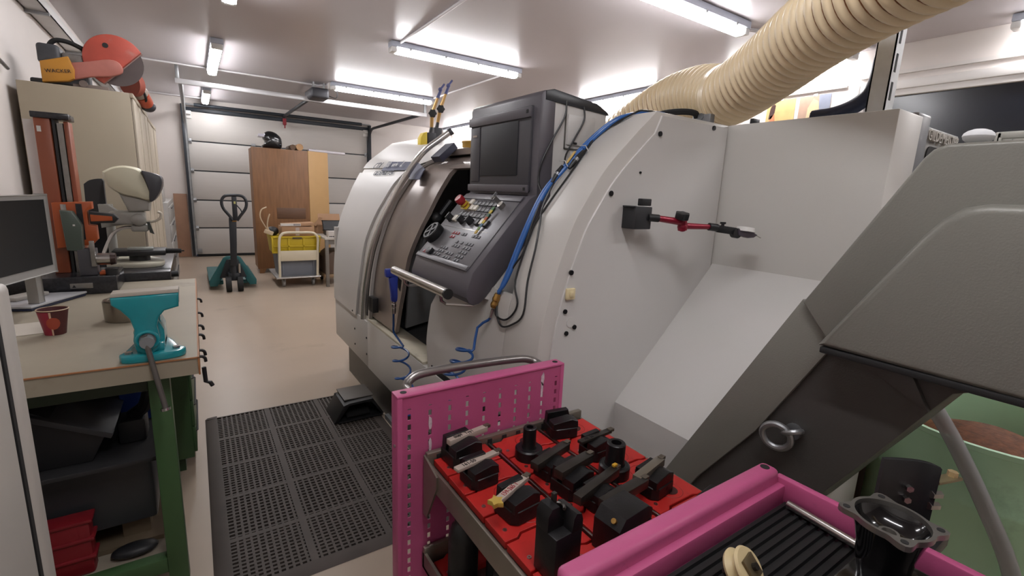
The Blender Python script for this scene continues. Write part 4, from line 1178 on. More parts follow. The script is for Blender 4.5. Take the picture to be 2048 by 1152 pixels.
# lower shelf with bottles
ls = obj('lower_shelf', MB().box(.42, .90, .40, .975, .455, .462).box(.42, .427, .40, .975, .455, .50).box(.42, .90, .962, .975, .455, .515, .003), M_shelf, TR)
for k, (x, y, lab) in enumerate(((.475, .86, 'black spray bottle on the lower trolley shelf, outer one'), (.545, .80, 'black spray bottle on the lower trolley shelf, inner one'), (.50, .70, 'black spray bottle on the lower trolley shelf, nearest the aisle side middle'))):
    t = thing('black_bottle', lab, 'bottle', (x, y, .4625), 0, 'black bottles on the lower shelf')
    obj('bottle', MB().rev([(0, 0), (.033, 0), (.036, .004), (.036, .12), (.034, .13), (.036, .14), (.030, .165), (.018, .178), (.018, .19), (0, .19)], (0, 0, 0), 'z', 22), M_dark, t, local=True)
    obj('cap', MB().rev([(0, .185), (.022, .185), (.022, .215), (.018, .222), (0, .222)], (0, 0, 0), 'z', 16), M_rubber, t, local=True)
for r in range(2):
    t = bpy.data.objects.new('insert_plate', mp_)
    COL.objects.link(t)
    t.location = (.437, .87 - r * RP - (.12 if r else 0), .4622)
    tag(t, ['red plastic insert plate on the lower trolley shelf, under the end panel', 'red plastic insert plate on the lower trolley shelf, further out'][r], 'insert plate', 'red insert plates on the lower shelf')
    child('plate_screw', scr_me, t)

# ================================================================== things in the tray
M_gloss = mat('gloss_black', '0d0d0f', .12, .2, var=.05, coat=.5)
M_cast = mat('machined_aluminium', '8f8c88', .35, .85, var=.12, scale=30)
bh = thing('bell_housing', 'black bell housing with square machined flange standing in the tray', 'housing', (.765, .165, .8765))
obj('foot_block', MB().box(.675, .80, .10, .205, .877, .917, .006), M_gloss, bh)
cB = Vector((.768, .178, .0))
obj('bell', MB().rev([(.032, .915), (.034, .94), (.040, .965), (.045, .980), (.0425, .980), (.037, .969), (.026, .960), (.014, .957), (0, .957)], cB, 'z', 36), M_gloss, bh)
mb = MB()
pts = []
for k in range(72):
    a = 2 * PI * k / 72
    rr = .0470 + .015 * max(0, math.cos(2 * (a - .55) * 2)) ** 2
    pts.append((rr * math.cos(a), rr * math.sin(a)))
n = len(pts)
R = []
for z in (.979, .987):
    R.append([mb.bm.verts.new((cB.x + p[0], cB.y + p[1], z)) for p in pts])
    R.append([mb.bm.verts.new((cB.x + .0425 * math.cos(2 * PI * k / 72), cB.y + .0425 * math.sin(2 * PI * k / 72), z)) for k in range(n)])
for k in range(n):
    l = (k + 1) % n
    mb.bm.faces.new((R[2][k], R[2][l], R[3][l], R[3][k]))
    mb.bm.faces.new((R[0][k], R[1][k], R[1][l], R[0][l]))
    mb.bm.faces.new((R[0][k], R[0][l], R[2][l], R[2][k]))
    mb.bm.faces.new((R[1][k], R[3][k], R[3][l], R[1][l]))
fl = obj('flange', mb, M_cast, bh)
for k in range(4):
    a = .55 + k * PI / 2
    obj('flange_hole', MB().cyl((cB.x + .0525 * math.cos(a), cB.y + .0525 * math.sin(a), .9868), (cB.x + .0525 * math.cos(a), cB.y + .0525 * math.sin(a), .9878), .0045, seg=12), M_gap, fl)
obj('shaft_seat', MB().rev([(.012, .957), (.012, .965), (.0085, .965), (.0085, .959), (0, .959)], cB, 'z', 22), M_cast, bh)
# black bracket with bolts
bk = thing('guard_bracket', 'black curved guard bracket with bright bolts standing behind the bell housing', 'bracket', (.90, .20, .8765))
b = MB()
prof = sm2([(.893, .236), (.915, .222), (.936, .204), (.944, .190), (.942, .178)], 4)
b.prism([(p[0], p[1]) for p in prof] + [(p[0] - .005, p[1] - .006) for p in prof[::-1]], 'z', .90, 1.012, .0015)
obj('guard', b, M_dark, bk)
for z in (.985, .965):
    obj('bolt_head', MB().cyl((.928, .206, z - .02), (.920, .199, z - .02), .0055, seg=6), M_steel, bk)
    obj('nut', MB().cyl((.938, .178, z - .022), (.952, .170, z - .022), .0065, seg=6), M_steel, bk)
arm = obj('arm', MB().obox((.972, .172, .983), (.026, -.008, 0), (.003, .008, 0), (0, 0, .0025), .001), mat('zinc_yellow', '8f8466', .4, .6), bk)
obj('bolt', MB().cyl((.986, .168, .985), (.986, .168, .994), .007, seg=6), mat('bolt_brass', 'c2ab82', .4, .4), arm)
obj('stand_leg', MB().box(.885, .965, .150, .24, .8775, .902, .003), M_dark, bk)
# steel roller, pulley, brass bar
tag(obj('steel_rod', MB().cyl((.836, .335, .8845), (.826, .215, .8845), .0075, seg=18), M_steel), 'bright steel rod lying on the ribbed liner along the tray rim', 'rod')
pu = thing('cream_pulley', 'cream plastic pulley on a square steel plate lying on the liner', 'pulley', (.596, .280, .8765))
ax = Vector((.15, -.70, .65)).normalized()
c_ = Vector((.596, .280, .906))
obj('wheel', MB().rev([(0, -.012), (.026, -.012), (.028, -.008), (.020, -.001), (.020, .001), (.028, .008), (.026, .012), (0, .012)], c_, ax, 32), mat('pulley_cream', 'cbb98f', .45, var=.08), pu)
q = ax.to_track_quat('Z', 'Y').to_matrix()
obj('plate', MB().obox(c_ + ax * .0145, q @ Vector((.014, 0, 0)), q @ Vector((0, .014, 0)), ax * .002, .0005), mat('plate_rust', '6d6048', .45, .6, var=.2), pu)
obj('axle', MB().cyl(c_ + ax * .015, c_ + ax * .022, .005, seg=10).cyl(c_ - ax * .03, c_ - ax * .01, .006, seg=10), M_bar, pu)
bb_ = thing('brass_lever', 'flat brass lever lying across the tray liner', 'lever', (.66, .21, .8775))
obj('lever_bar', MB().obox((.665, .212, .8815), (.052, -.022, 0), (.006, .014, 0), (0, 0, .0045), .002), mat('brass_dull', '7d6b45', .4, .7, var=.2), bb_)
obj('rivet', MB().cyl((.690, .203, .886), (.690, .203, .889), .005, seg=12), M_brass, bb_)

# ================================================================== drum under the conveyor hood
M_drum = mat('drum_green', 'b8e2bd', .45, var=.05, scale=5, dirt=('8fb393', 5, .6, .8))
dr = thing('green_drum', 'pale green steel drum under the conveyor hood', 'drum', (2.07, .29, 0))
obj('drum_body', MB().rev([(0, .004), (.282, .004), (.288, .0), (.290, .012), (.286, .02), (.286, .26), (.294, .275), (.294, .285), (.286, .30), (.286, .565), (.295, .578), (.295, .590), (.286, .603), (.286, .745), (.294, .750), (.294, .764), (.280, .764), (.278, .10), (0, .10)], (2.07, .29, 0), 'z', 40), M_drum, dr)
tag(obj('rusty_chips', MB().rev([(.276, .60), (.24, .64), (.16, .69), (.08, .72), (0, .725), (0, .12), (.276, .12)], (2.07, .29, 0), 'z', 28), mat('chips_rust', '6b4025', .7, .3, var=.4, scale=40, bump=.9, bscale=90)), 'rust brown metal chips heaped in the green drum', 'chips')['kind'] = 'stuff'
tag(obj('clear_hose', MB().tube(smooth_path([(1.62, .42, 1.08), (1.65, .38, .93), (1.70, .30, .78), (1.74, .22, .62), (1.77, .14, .44), (1.78, .08, .2), (1.78, .02, .03)], 6), .020, 14), mat('clear_pvc', 'a8a8aa', .25, var=.04, alpha=.72)), 'milky plastic hose hanging from the conveyor down beside the green drum', 'hose')
tag(obj('cardboard_sheet', MB().box(1.80, 2.45, .588, .597, .02, .98), mat('sheet_brown', '6a4426', .75, var=.12)), 'brown cardboard sheet leaning behind the green drum', 'cardboard')
# ================================================================== workbench, left
M_top = mat('bench_top', '9d9482', .5, var=.05, scale=5, dirt=('6f6455', 4, .6, .85))
M_edge = mat('bench_edge', 'a5714a', .5, var=.1)
M_green = mat('bench_green', '3f5f39', .45, var=.06, dirt=('2c3f28', 8, .6, .8))
WB = thing('workbench', 'workbench with worn pale top on green legs', 'workbench', (-.5, 2.4, 0))
BZ = .85
obj('worktop', MB().box(-.885, -.026, 1.730, 3.19, BZ - .058, BZ), M_top, WB)
obj('edge_strip', MB().box(-.885, -.022, 1.726, 1.7305, BZ - .004, BZ).box(-.0265, -.0215, 1.726, 3.19, BZ - .060, BZ, .001), M_edge, WB)
obj('leg', MB().box(-.165, -.108, 1.80, 1.858, 0, BZ - .058, .003), M_green, WB)
obj('leg', MB().box(-.88, -.825, 1.80, 1.858, 0, BZ - .058, .003), M_green, WB)
obj('leg', MB().box(-.88, -.825, 3.05, 3.11, 0, BZ - .058, .003), M_green, WB)
obj('stretcher', MB().box(-.825, -.165, 1.805, 1.85, .06, .115, .003), M_green, WB)
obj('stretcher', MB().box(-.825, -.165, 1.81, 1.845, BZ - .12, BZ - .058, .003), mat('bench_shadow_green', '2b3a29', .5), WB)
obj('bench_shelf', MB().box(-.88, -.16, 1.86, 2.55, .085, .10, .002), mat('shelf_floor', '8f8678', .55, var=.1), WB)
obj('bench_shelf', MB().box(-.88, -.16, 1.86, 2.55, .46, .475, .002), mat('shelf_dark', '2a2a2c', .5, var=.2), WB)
dc = thing('drawer_cabinet', 'green drawer cabinet under the far half of the workbench', 'cabinet', (-.4, 2.85, 0))
obj('body', MB().box(-.82, -.085, 2.56, 3.12, .08, BZ - .06, .003), M_green, dc)
obj('plinth', MB().box(-.80, -.125, 2.60, 3.08, 0, .082), mat('plinth_green', '33492f', .5), dc)
for k in range(5):
    z0 = .10 + k * .135
    d_ = obj('drawer', MB().box(-.0855, -.072, 2.575, 3.105, z0, z0 + .127, .003), M_green, dc)
    obj('handle', MB().tube([(-.073, 2.62, z0 + .09), (-.066, 2.63, z0 + .088), (-.066, 3.01, z0 + .088), (-.073, 3.02, z0 + .09)], .004, 8), M_dark, d_)
# hooks under the right edge of the top
for k, y in enumerate((1.79, 1.86, 2.06, 2.20, 2.42, 2.72)):
    o = obj('tool_hook', MB().tube(smooth_path([(-.022, y, BZ - .020), (-.014, y, BZ - .021), (-.007, y, BZ - .027), (-.005, y, BZ - .040)], 3), .005, 8), M_dark)
    tag(o, 'small black hook in the aisle edge of the workbench top, %s from the vise corner' % ('first', 'second', 'third', 'fourth', 'fifth', 'sixth')[k], 'hook', 'hooks along the bench edge')
tag(obj('edge_rail', MB().tube([(-.012, 1.765, BZ - .05), (-.010, 1.765, BZ - .10), (.002, 1.765, BZ - .105), (.008, 1.765, BZ - .118)], .0065, 8), M_dark), 'short hooked black bar at the bench corner below the vise', 'bar')
# stuff on the shelves
M_bk = mat('crate_black', '1c1d20', .5, var=.15)
bx = thing('black_bin', 'open black plastic bin on the upper bench shelf, tilted lid side', 'bin', (-.5, 2.1, .475))
obj('bin', MB().prism([(-.80, .476), (-.80, .74), (-.50, .70), (-.30, .56), (-.34, .476)], 'y', 1.92, 2.30, .004), M_bk, bx)
obj('bin_rim', MB().obox((-.42, 2.1, .635), (.14, 0, -.075), (0, .2, 0), (.004, 0, .008), .002), mat('rim_grey', '3a3b3f', .45), bx)
tag(obj('yellow_box', MB().box(-.42, -.22, 2.33, 2.50, .70, .765, .004), mat('box_yellow', '8f8420', .5)), 'yellow plastic box behind the black bin under the bench', 'box')
tag(obj('blue_box', MB().box(-.29, -.19, 2.19, 2.29, .476, .66, .004), mat('box_blue', '1f3f8a', .5)), 'blue plastic box on the upper bench shelf', 'box')
tag(obj('box_stand', MB().box(-.42, -.18, 2.31, 2.52, .476, .6995, .003), M_bk), 'dark box under the yellow plastic box', 'box')
tag(obj('spray_gun', MB().tube(smooth_path([(-.24, 2.05, .56), (-.20, 2.02, .60), (-.18, 1.98, .66), (-.17, 1.97, .70)], 5), .022, 10).box(-.28, -.20, 2.0, 2.10, .4755, .56, .01), M_bk), 'black hand tool beside the blue box on the upper bench shelf', 'tool')
pb = thing('grey_bin', 'dark grey translucent bin on the lower bench shelf', 'bin', (-.45, 2.1, .10))
obj('bin', MB().box(-.72, -.19, 1.95, 2.5, .195, .44, .012), mat('bin_smoke', '35373a', .35, var=.1), pb)
obj('bin_rim', MB().box(-.735, -.180, 1.94, 2.5, .432, .450, .003), mat('rim_smoke', '4b4d50', .35), pb)
tag(obj('pallet_board', MB().box(-.74, -.18, 1.95, 2.5, .1005, .118).box(-.70, -.62, 2.0, 2.45, .118, .194).box(-.30, -.22, 2.0, 2.45, .118, .194), mat('board_wood', '6d5f4c', .65)), 'wooden riser under the dark grey bin', 'board')
rc = thing('red_crate', 'red plastic crate on the lower bench shelf', 'crate', (-.48, 1.92, .10))
M_rc = mat('crate_red', '7c1620', .45, var=.08)
obj('crate', MB().box(-.60, -.36, 1.868, 1.925, .1005, .30, .012), M_rc, rc)
for k in range(3):
    obj('rim', MB().box(-.608, -.352, 1.862, 1.930, .16 + k * .065, .172 + k * .065, .004), M_rc, rc)
tag(obj('dark_shoe', MB().sph((-.26, 1.905, .121), .045, 14, 8, (1.5, .8, .45)), M_bk), 'black crumpled cloth bundle beside the red crate', 'cloth')

# vise
VS = thing('bench_vise', 'turquoise bench vise bolted to the bench corner', 'vise', (-.14, 1.80, BZ))
M_tq = mat('vise_turquoise', '1b8c96', .22, var=.08, scale=20, coat=.4)
vz = BZ
jaw = [(-.225, 1.052), (-.225, 1.030), (-.205, 1.012), (-.186, .985), (-.178, .95), (-.183, .915), (-.180, .888), (-.165, .872), (-.150, .869), (-.135, .872), (-.120, .888), (-.118, .92), (-.122, .955), (-.116, .982), (-.100, 1.002), (-.063, 1.012), (-.060, 1.056)]
obj('front_jaw', MB().prism(jaw, 'y', 1.752, 1.792, .007, 3), M_tq, VS)
obj('body', MB().prism([(-.180, .870), (-.185, .93), (-.170, .99), (-.130, .99), (-.108, .93), (-.108, .870)], 'y', 1.792, 1.93, .008, 3), M_tq, VS)
obj('rear_jaw', MB().prism(jaw[:4] + [(-.180, .95), (-.115, .95)] + jaw[-4:], 'y', 1.815, 1.85, .005), M_tq, VS)
obj('jaw_plate', MB().prism([(-.224, 1.0525), (-.222, 1.064), (-.060, 1.068), (-.060, 1.0565)], 'y', 1.755, 1.812, .001), mat('jaw_pale', 'c3bdb2', .35, .3), VS)
obj('base', MB().prism(sm2([(-.215, 1.745), (-.19, 1.735), (-.12, 1.735), (-.07, 1.75), (-.055, 1.78), (-.075, 1.815), (-.11, 1.93), (-.18, 1.93), (-.21, 1.80), (-.222, 1.77), (-.215, 1.745)], 4)[:-1], 'z', BZ + .0005, BZ + .024, .005), M_tq, VS)
obj('pedestal', MB().box(-.180, -.108, 1.765, 1.90, BZ + .020, .90, .008), M_tq, VS)
for x, y in ((-.198, 1.765), (-.080, 1.775)):
    obj('mount_bolt', MB().cyl((x, y, BZ + .024), (x, y, BZ + .031), .010, seg=8), M_steel, VS)
sc = obj('spindle_head', MB().cyl((-.148, 1.752, .916), (-.148, 1.722, .914), .0185, seg=24).cyl((-.148, 1.756, .916), (-.148, 1.75, .916), .024, seg=24), mat('cast_grey', '8c9093', .4, .2), VS)
obj('handle', MB().cyl((-.154, 1.735, .935), (-.118, 1.695, .708), .0075, seg=14), mat('handle_grey', '6f6c68', .4, .6), VS)
obj('handle_knob', MB().cyl((-.1185, 1.6955, .711), (-.1175, 1.6945, .703), .013, seg=16), M_chrome, VS)
obj('bead', MB().torus((-.148, 1.748, .916), (0, 1, 0), .026, .005, 24, 8), M_tq, VS)

# steel ring, cup, paper, laptop, monitor
tag(obj('steel_ring', MB().rev([(.062, 0), (.066, .002), (.068, .078), (.064, .082), (.052, .082), (.050, .078), (.050, .002), (.062, 0)], (-.255, 2.33, BZ + .0005), 'z', 36), mat('ring_steel', '8b8378', .3, .9, var=.08)), 'machined steel ring on the bench behind the vise', 'ring')
cup = thing('paper_cup', 'dark red paper coffee cup with round orange emblem', 'cup', (-.437, 2.20, BZ))
obj('cup', MB().rev([(0, .003), (.0265, .003), (.028, 0), (.041, .086), (.0425, .087), (.0425, .090), (.0405, .0905), (.0395, .087), (.0275, .008), (0, .008)], (-.437, 2.20, BZ + .0005), 'z', 32), mat('cup_brown', '4d2021', .5), cup)
obj('cup_rim', MB().torus((-.437, 2.20, BZ + .0895), (0, 0, 1), .0416, .0018, 32, 6), mat('cup_rim', 'c9b394', .5), cup)
def cup_patch(a0, a1, z0, z1, name, m, off=.0006, circ=False):
    mb = MB()
    n, k = 12, 8
    V = []
    for i in range(n + 1):
        row = []
        for j_ in range(k + 1):
            u, v = i / n, j_ / k
            if circ:
                aa, rr = 2 * PI * u, v
                a = (a0 + a1) / 2 + (a1 - a0) / 2 * rr * math.cos(aa)
                z = (z0 + z1) / 2 + (z1 - z0) / 2 * rr * math.sin(aa)
            else:
                a, z = a0 + (a1 - a0) * u, z0 + (z1 - z0) * v
            r = .028 + (.041 - .028) * z / .086 + off
            row.append(mb.bm.verts.new((-.437 + r * math.cos(a), 2.20 + r * math.sin(a), BZ + z)))
        V.append(row)
    for i in range(n):
        for j_ in range(k):
            mb.bm.faces.new((V[i][j_], V[i + 1][j_], V[i + 1][j_ + 1], V[i][j_ + 1]))
    return obj(name, mb, m, cup)
ac = math.atan2(-2.2, .437)
cup_patch(ac - 1.7, ac - .32, .001, .085, 'red_band', mat('cup_red', '8c2035', .5))
cup_patch(ac - .30, ac - .16, .001, .085, 'stripe', mat('cup_cream', 'c9a58c', .5), .0008)
cup_patch(ac - .60, ac + .42, .022, .066, 'emblem', mat('cup_orange', 'a1442f', .5), .0014, True)
tag(obj('paper_sheet', MB().obox((-.545, 2.30, BZ + .0012), (.10, .02, 0), (-.02, .09, 0), (0, 0, .0006)), mat('paper', 'c4bcb0', .7)), 'white sheet of paper on the bench beside the coffee cup', 'paper')
lt = thing('laptop', 'closed silver laptop with dark base on the bench below the monitor', 'laptop', (-.60, 2.78, BZ))
def lap(z0, z1, off, m, nm):
    q = [(-.445, 2.872), (-.577, 2.597), (-.735, 2.650), (-.612, 2.890)]
    cx_, cy_ = sum(p[0] for p in q) / 4, sum(p[1] for p in q) / 4
    obj(nm, MB().prism([(cx_ + (p[0] - cx_) * (1 - off), cy_ + (p[1] - cy_) * (1 - off)) for p in q], 'z', z0, z1, .003), m, lt)
lap(BZ + .001, BZ + .012, .03, mat('laptop_navy', '1f2740', .4), 'base')
lap(BZ + .0125, BZ + .022, 0, mat('laptop_silver', 'b6b7bb', .35), 'lid')
mo = thing('monitor', 'silver framed flat monitor with dark screen on the bench', 'monitor', (-.70, 2.62, BZ))
wd = Vector((.27, .963, 0)).normalized()        # screen width direction
nr = Vector((wd.y, -wd.x, 0))                   # facing the aisle
tp = Vector((-.487, 2.60, 1.012))                 # lower right corner of the frame
def mbox(name, u0, u1, v0, v1, d0, d1, m, bev=.003, par=None):
    c_ = tp - wd * (u0 + u1) / 2 + Vector((0, 0, (v0 + v1) / 2)) + nr * (d0 + d1) / 2
    return obj(name, MB().obox(c_, wd * (u1 - u0) / 2, nr * (d1 - d0) / 2, (0, 0, (v1 - v0) / 2), bev), m, par or mo)
M_sil = mat('monitor_silver', '9a9894', .4, .2)
mbox('frame', 0, .37, 0, .305, -.035, 0, M_sil, .005)
mbox('screen', .020, .35, .030, .288, 0, .0015, mat('monitor_screen', '0c0e10', .45, spec=.2), .0005)
mbox('stand_neck', -.06, -.02, -.137, .03, -.115, -.085, M_sil)
mbox('neck_bracket', -.06, .12, .02, .06, -.115, -.035, M_sil)
obj('stand_foot', MB().obox((-.632, 2.79, .8805), (.040, .060, 0), (-.028, .019, 0), (0, 0, .008), .003), mat('stand_white', 'b9b5ae', .45), mo)

# white appliance at the near left
fz = thing('white_cabinet', 'white metal cabinet with dark door seal at the end of the workbench', 'cabinet', (-.45, 1.0, 0))
M_fw = mat('enamel_white', 'b7b2ab', .4, var=.03)
obj('body', MB().box(-.85, -.262, .55, 1.00, .02, 1.232, .01), M_fw, fz)
obj('door_seal', MB().box(-.845, -.262, 1.00, 1.014, .03, 1.225), M_gap, fz)
obj('door', MB().box(-.85, -.256, 1.014, 1.062, .03, 1.228, .012, 3), M_fw, fz)
obj('lid', MB().box(-.86, -.262, .54, 1.05, 1.234, 1.262, .010, 3), M_fw, fz)

# ================================================================== granite table with presetter and microscope
M_gran = mat('granite_black', '26262a', .25, var=.3, scale=90)
gt = thing('granite_table', 'black granite table beyond the workbench', 'table', (-.5, 3.6, 0))
obj('slab', MB().box(-.885, -.137, 3.21, 4.12, .80, .895, .004), M_gran, gt)
for x in (-.85, -.20):
    for y in (3.28, 4.05):
        obj('leg', MB().box(x - .03, x + .03, y - .03, y + .03, 0, .80, .003), M_dark, gt)
obj('levelling_knob', MB().cyl((-.14, 3.33, .86), (-.105, 3.33, .86), .018, seg=14), M_dark, gt)
PS = thing('tool_presetter', 'orange tool presetting machine on a black granite base', 'presetter', (-.55, 3.02, BZ))
M_or = mat('presetter_orange', 'a94e20', .4, var=.05)
M_or2 = mat('presetter_bronze', '8c4a30', .4, var=.05)
ba = obj('granite_base', MB().box(-.80, -.336, 2.90, 3.185, BZ + .001, .935, .004), M_gran, PS)
obj('name_plate', MB().box(-.505, -.425, 2.8975, 2.9005, .880, .905, .001), M_cast, ba)
obj('plate_mark', MB().prism([(-.498, .886), (-.484, .886), (-.491, .899)], 'y', 2.8965, 2.898), M_ink, ba)
obj('column', MB().box(-.575, -.520, 3.04, 3.15, .935, 1.655, .004), M_or2, PS)
obj('column', MB().box(-.478, -.460, 3.06, 3.15, .935, 1.640, .003), M_or2, PS)
obj('column_cap', MB().box(-.582, -.452, 3.03, 3.16, 1.645, 1.672, .004), M_gran, PS)
obj('guide', MB().box(-.515, -.505, 3.05, 3.14, .935, 1.645), M_dark, PS)
obj('guide', MB().box(-.500, -.480, 3.055, 3.14, .935, 1.63), M_cast, PS)
obj('column_label', MB().box(-.566, -.552, 3.0385, 3.0405, 1.585, 1.61), M_white, PS)
cgp = [(-.545, 1.27), (-.405, 1.278), (-.405, 1.245), (-.425, 1.235), (-.425, 1.17), (-.398, 1.165), (-.398, 1.10), (-.42, 1.075), (-.545, 1.06)]
cg = obj('carriage', MB().prism(cgp, 'y', 2.985, 3.04, .004), M_or, PS)
obj('carriage_gap', MB().box(-.462, -.440, 2.982, 2.987, 1.10, 1.268), M_gran, cg)
obj('measuring_arm', MB().prism([(-.42, 1.232), (-.33, 1.222), (-.312, 1.20), (-.33, 1.178), (-.42, 1.176)], 'y', 2.99, 3.03, .004), M_dark, cg)
obj('arm_inlay', MB().prism([(-.415, 1.218), (-.335, 1.210), (-.335, 1.190), (-.415, 1.186)], 'y', 2.986, 2.991), M_or, cg)
hd = obj('projector_head', MB().prism([(-.512, 1.24), (-.505, 1.055), (-.448, 1.048), (-.442, 1.17), (-.47, 1.235)], 'y', 2.93, 2.985, .008), mat('head_green', '47524a', .4), cg)
obj('head_cap', MB().cyl((-.50, 2.955, 1.24), (-.50, 2.955, 1.265), .010, seg=14), M_steel, hd)
obj('head_symbol', MB().box(-.472, -.464, 2.928, 2.9305, 1.168, 1.176), M_white, hd)
obj('slide_block', MB().box(-.47, -.405, 2.93, 3.0, .936, 1.06, .003), M_cons2, PS)
obj('clamp_plate', MB().box(-.422, -.405, 2.91, 2.93, .98, 1.10, .002), M_cast, PS)
obj('spindle', MB().cyl((-.405, 2.95, 1.01), (-.355, 2.95, 1.01), .028, seg=24), M_steel, PS)
obj('spindle_ring', MB().cyl((-.355, 2.95, 1.01), (-.335, 2.95, 1.01), .031, .027, seg=24), mat('ring_dark', '3a2a26', .4, .4), PS)
obj('foot_bracket', MB().box(-.40, -.345, 2.93, 3.0, .936, .95, .003), M_or, PS)
obj('stop_block', MB().cyl((-.352, 2.93, .936), (-.352, 2.93, .965), .026, seg=20), M_dark, PS)
tag(obj('white_board', MB().box(-.635, -.578, 3.17, 3.18, .94, 1.645), mat('board_white', 'dad7d4', .5)), 'white board standing behind the orange presetter column', 'board')

MS = thing('stereo_microscope', 'cream stereo viewer with grey visor on a swing arm', 'microscope', (-.33, 3.6, .895))
M_cr = mat('viewer_cream', 'c9c6ae', .42, var=.03)
M_crg = mat('viewer_grey', '9c9b94', .45)
hp_ = sm2([(-.405, 1.425), (-.36, 1.452), (-.30, 1.462), (-.235, 1.440), (-.20, 1.345), (-.195, 1.272), (-.26, 1.285), (-.335, 1.305), (-.385, 1.345), (-.405, 1.39)], 4)
obj('viewer_head', MB().pillow(hp_, 'y', 3.39, 3.59, 5, 8, .6), M_cr, MS)
obj('visor', MB().prism(sm2([(-.232, 1.440), (-.18, 1.428), (-.145, 1.405), (-.150, 1.345), (-.185, 1.280), (-.208, 1.272), (-.204, 1.33)], 4), 'y', 3.385, 3.595, .004), mat('visor_dark', '3c3d42', .35), MS)
obj('neck', MB().prism([(-.345, 1.31), (-.205, 1.275), (-.215, 1.215), (-.31, 1.208)], 'y', 3.42, 3.56, .015, 3), M_crg, MS)
obj('lens_block', MB().box(-.40, -.24, 3.43, 3.55, 1.135, 1.212, .015, 3), M_crg, MS)
obj('lens_cap', MB().sph((-.27, 3.43, 1.165), .035, 16, 10, (1, .6, 1)), M_crg, MS)
obj('lamp', MB().box(-.31, -.23, 3.44, 3.54, 1.095, 1.135, .012, 3).cyl((-.25, 3.44, 1.115), (-.25, 3.437, 1.115), .008), M_crg, MS)
obj('focus_lever', MB().tube(smooth_path([(-.24, 3.47, 1.15), (-.20, 3.46, 1.155), (-.17, 3.45, 1.175), (-.165, 3.45, 1.20), (-.18, 3.45, 1.21)], 4), .008, 10), mat('lever_ivory', 'cfc8b8', .4), MS)
obj('lever_stem', MB().prism([(-.235, 1.15), (-.222, 1.15), (-.205, 1.08), (-.225, 1.09)], 'y', 3.44, 3.46), mat('stem_dark', '3d433f', .4), MS)
obj('swing_arm', MB().prism([(-.445, 1.245), (-.40, 1.243), (-.36, 1.205), (-.30, 1.20), (-.30, 1.14), (-.44, 1.115)], 'y', 3.46, 3.54, .01), M_crg, MS)
obj('column', MB().cyl((-.42, 3.64, .897), (-.42, 3.64, 1.24), .022, seg=18), M_crg, MS)
obj('goose_neck', MB().tube(smooth_path([(-.29, 3.46, 1.118), (-.34, 3.45, 1.118), (-.39, 3.44, 1.085), (-.43, 3.42, 1.0), (-.45, 3.40, .93)], 5), .009, 10), M_steel, MS)
obj('stand_base', MB().prism(sm2([(-.43, 3.40), (-.30, 3.36), (-.19, 3.40), (-.18, 3.55), (-.28, 3.72), (-.43, 3.70), (-.43, 3.40)], 3)[:-1], 'z', .8955, .922, .006), mat('base_cream', 'bab7a6', .45), MS)
sg = obj('stage', MB().box(-.41, -.16, 3.44, 3.62, .955, .985, .006).cyl((-.29, 3.52, .922), (-.29, 3.52, .955), .05), M_dark, MS)
obj('stage_glass', MB().box(-.34, -.22, 3.47, 3.55, .986, .998, .002), mat('stage_glass', '9aa09c', .15), sg)
obj('stage_handle', MB().cyl((-.16, 3.47, .978), (-.085, 3.46, .978), .015, .013, 14).cyl((-.085, 3.46, .978), (-.07, 3.458, .978), .004, seg=8), M_rubber, sg)
tag(obj('black_screen', MB().prism(sm2([(-.52, 1.35), (-.49, 1.375), (-.44, 1.385), (-.43, 1.37)], 3) + [(-.435, .896), (-.53, .896)], 'y', 3.66, 3.70, .004), M_dark), 'tall black panel standing behind the cream microscope', 'panel')

# ================================================================== tall cabinets along the left wall
M_cab = mat('cabinet_beige', '9a8f7c', .5, var=.025, scale=3)
M_cab2 = mat('cabinet_front', 'a69c8b', .5, var=.02)
M_groove = mat('cabinet_groove', '4a3c34', .6)
def tall_cabinet(y0, y1, ztop, label, n, xf=-.29):
    t = thing('tall_cabinet', label, 'cabinet', (-.57, (y0 + y1) / 2, 0))
    obj('body', MB().box(-.845, xf - .014, y0, y1, .03, ztop, .004), M_cab, t)
    obj('plinth', MB().box(-.84, xf - .04, y0 + .02, y1 - .02, 0, .032), M_dark, t)
    w_ = (y1 - y0 - .02) / n
    for k in range(n):
        a = y0 + .01 + k * w_
        d_ = obj('sliding_panel', MB().box(xf - .014, xf - (.004 if k % 2 else 0), a + .004, a + w_ - .004, .05, ztop - .03, .002), M_cab2, t)
        obj('panel_groove', MB().box(xf - .016, xf - .012, a - .004, a + .004, .05, ztop - .03), M_groove, t)
    obj('top_rail', MB().box(xf - .02, xf + .003, y0, y1, ztop - .03, ztop, .003), M_cab, t)
    return t
tall_cabinet(4.20, 5.42, 1.95, 'tall beige cabinet with ribbed shutter front under the cut-off saw', 5)
tall_cabinet(5.46, 6.60, 1.93, 'tall beige cabinet beyond the one carrying the saw', 3)
gc = thing('grey_cabinet', 'grey steel drawer cabinet at the far end of the left wall', 'cabinet', (-.55, 7.8, 0))
M_gc = mat('cabinet_grey', '9b9894', .45, .1)
obj('body', MB().box(-.86, -.262, 7.0, 8.70, .0, 1.12, .004), M_gc, gc)
for k in range(5):
    d_ = obj('drawer', MB().box(-.262, -.252, 7.02, 8.68, .03 + k * .21, .225 + k * .21, .002), M_gc, gc)
    obj('handle', MB().box(-.252, -.24, 7.5, 8.2, .19 + k * .21, .20 + k * .21, .002), M_dark, d_)
tag(obj('grey_case', MB().box(-.84, -.30, 7.05, 7.55, 1.121, 1.36, .008), mat('case_grey', 'a9a6a2', .45)), 'light grey machine case on the grey drawer cabinet', 'case')

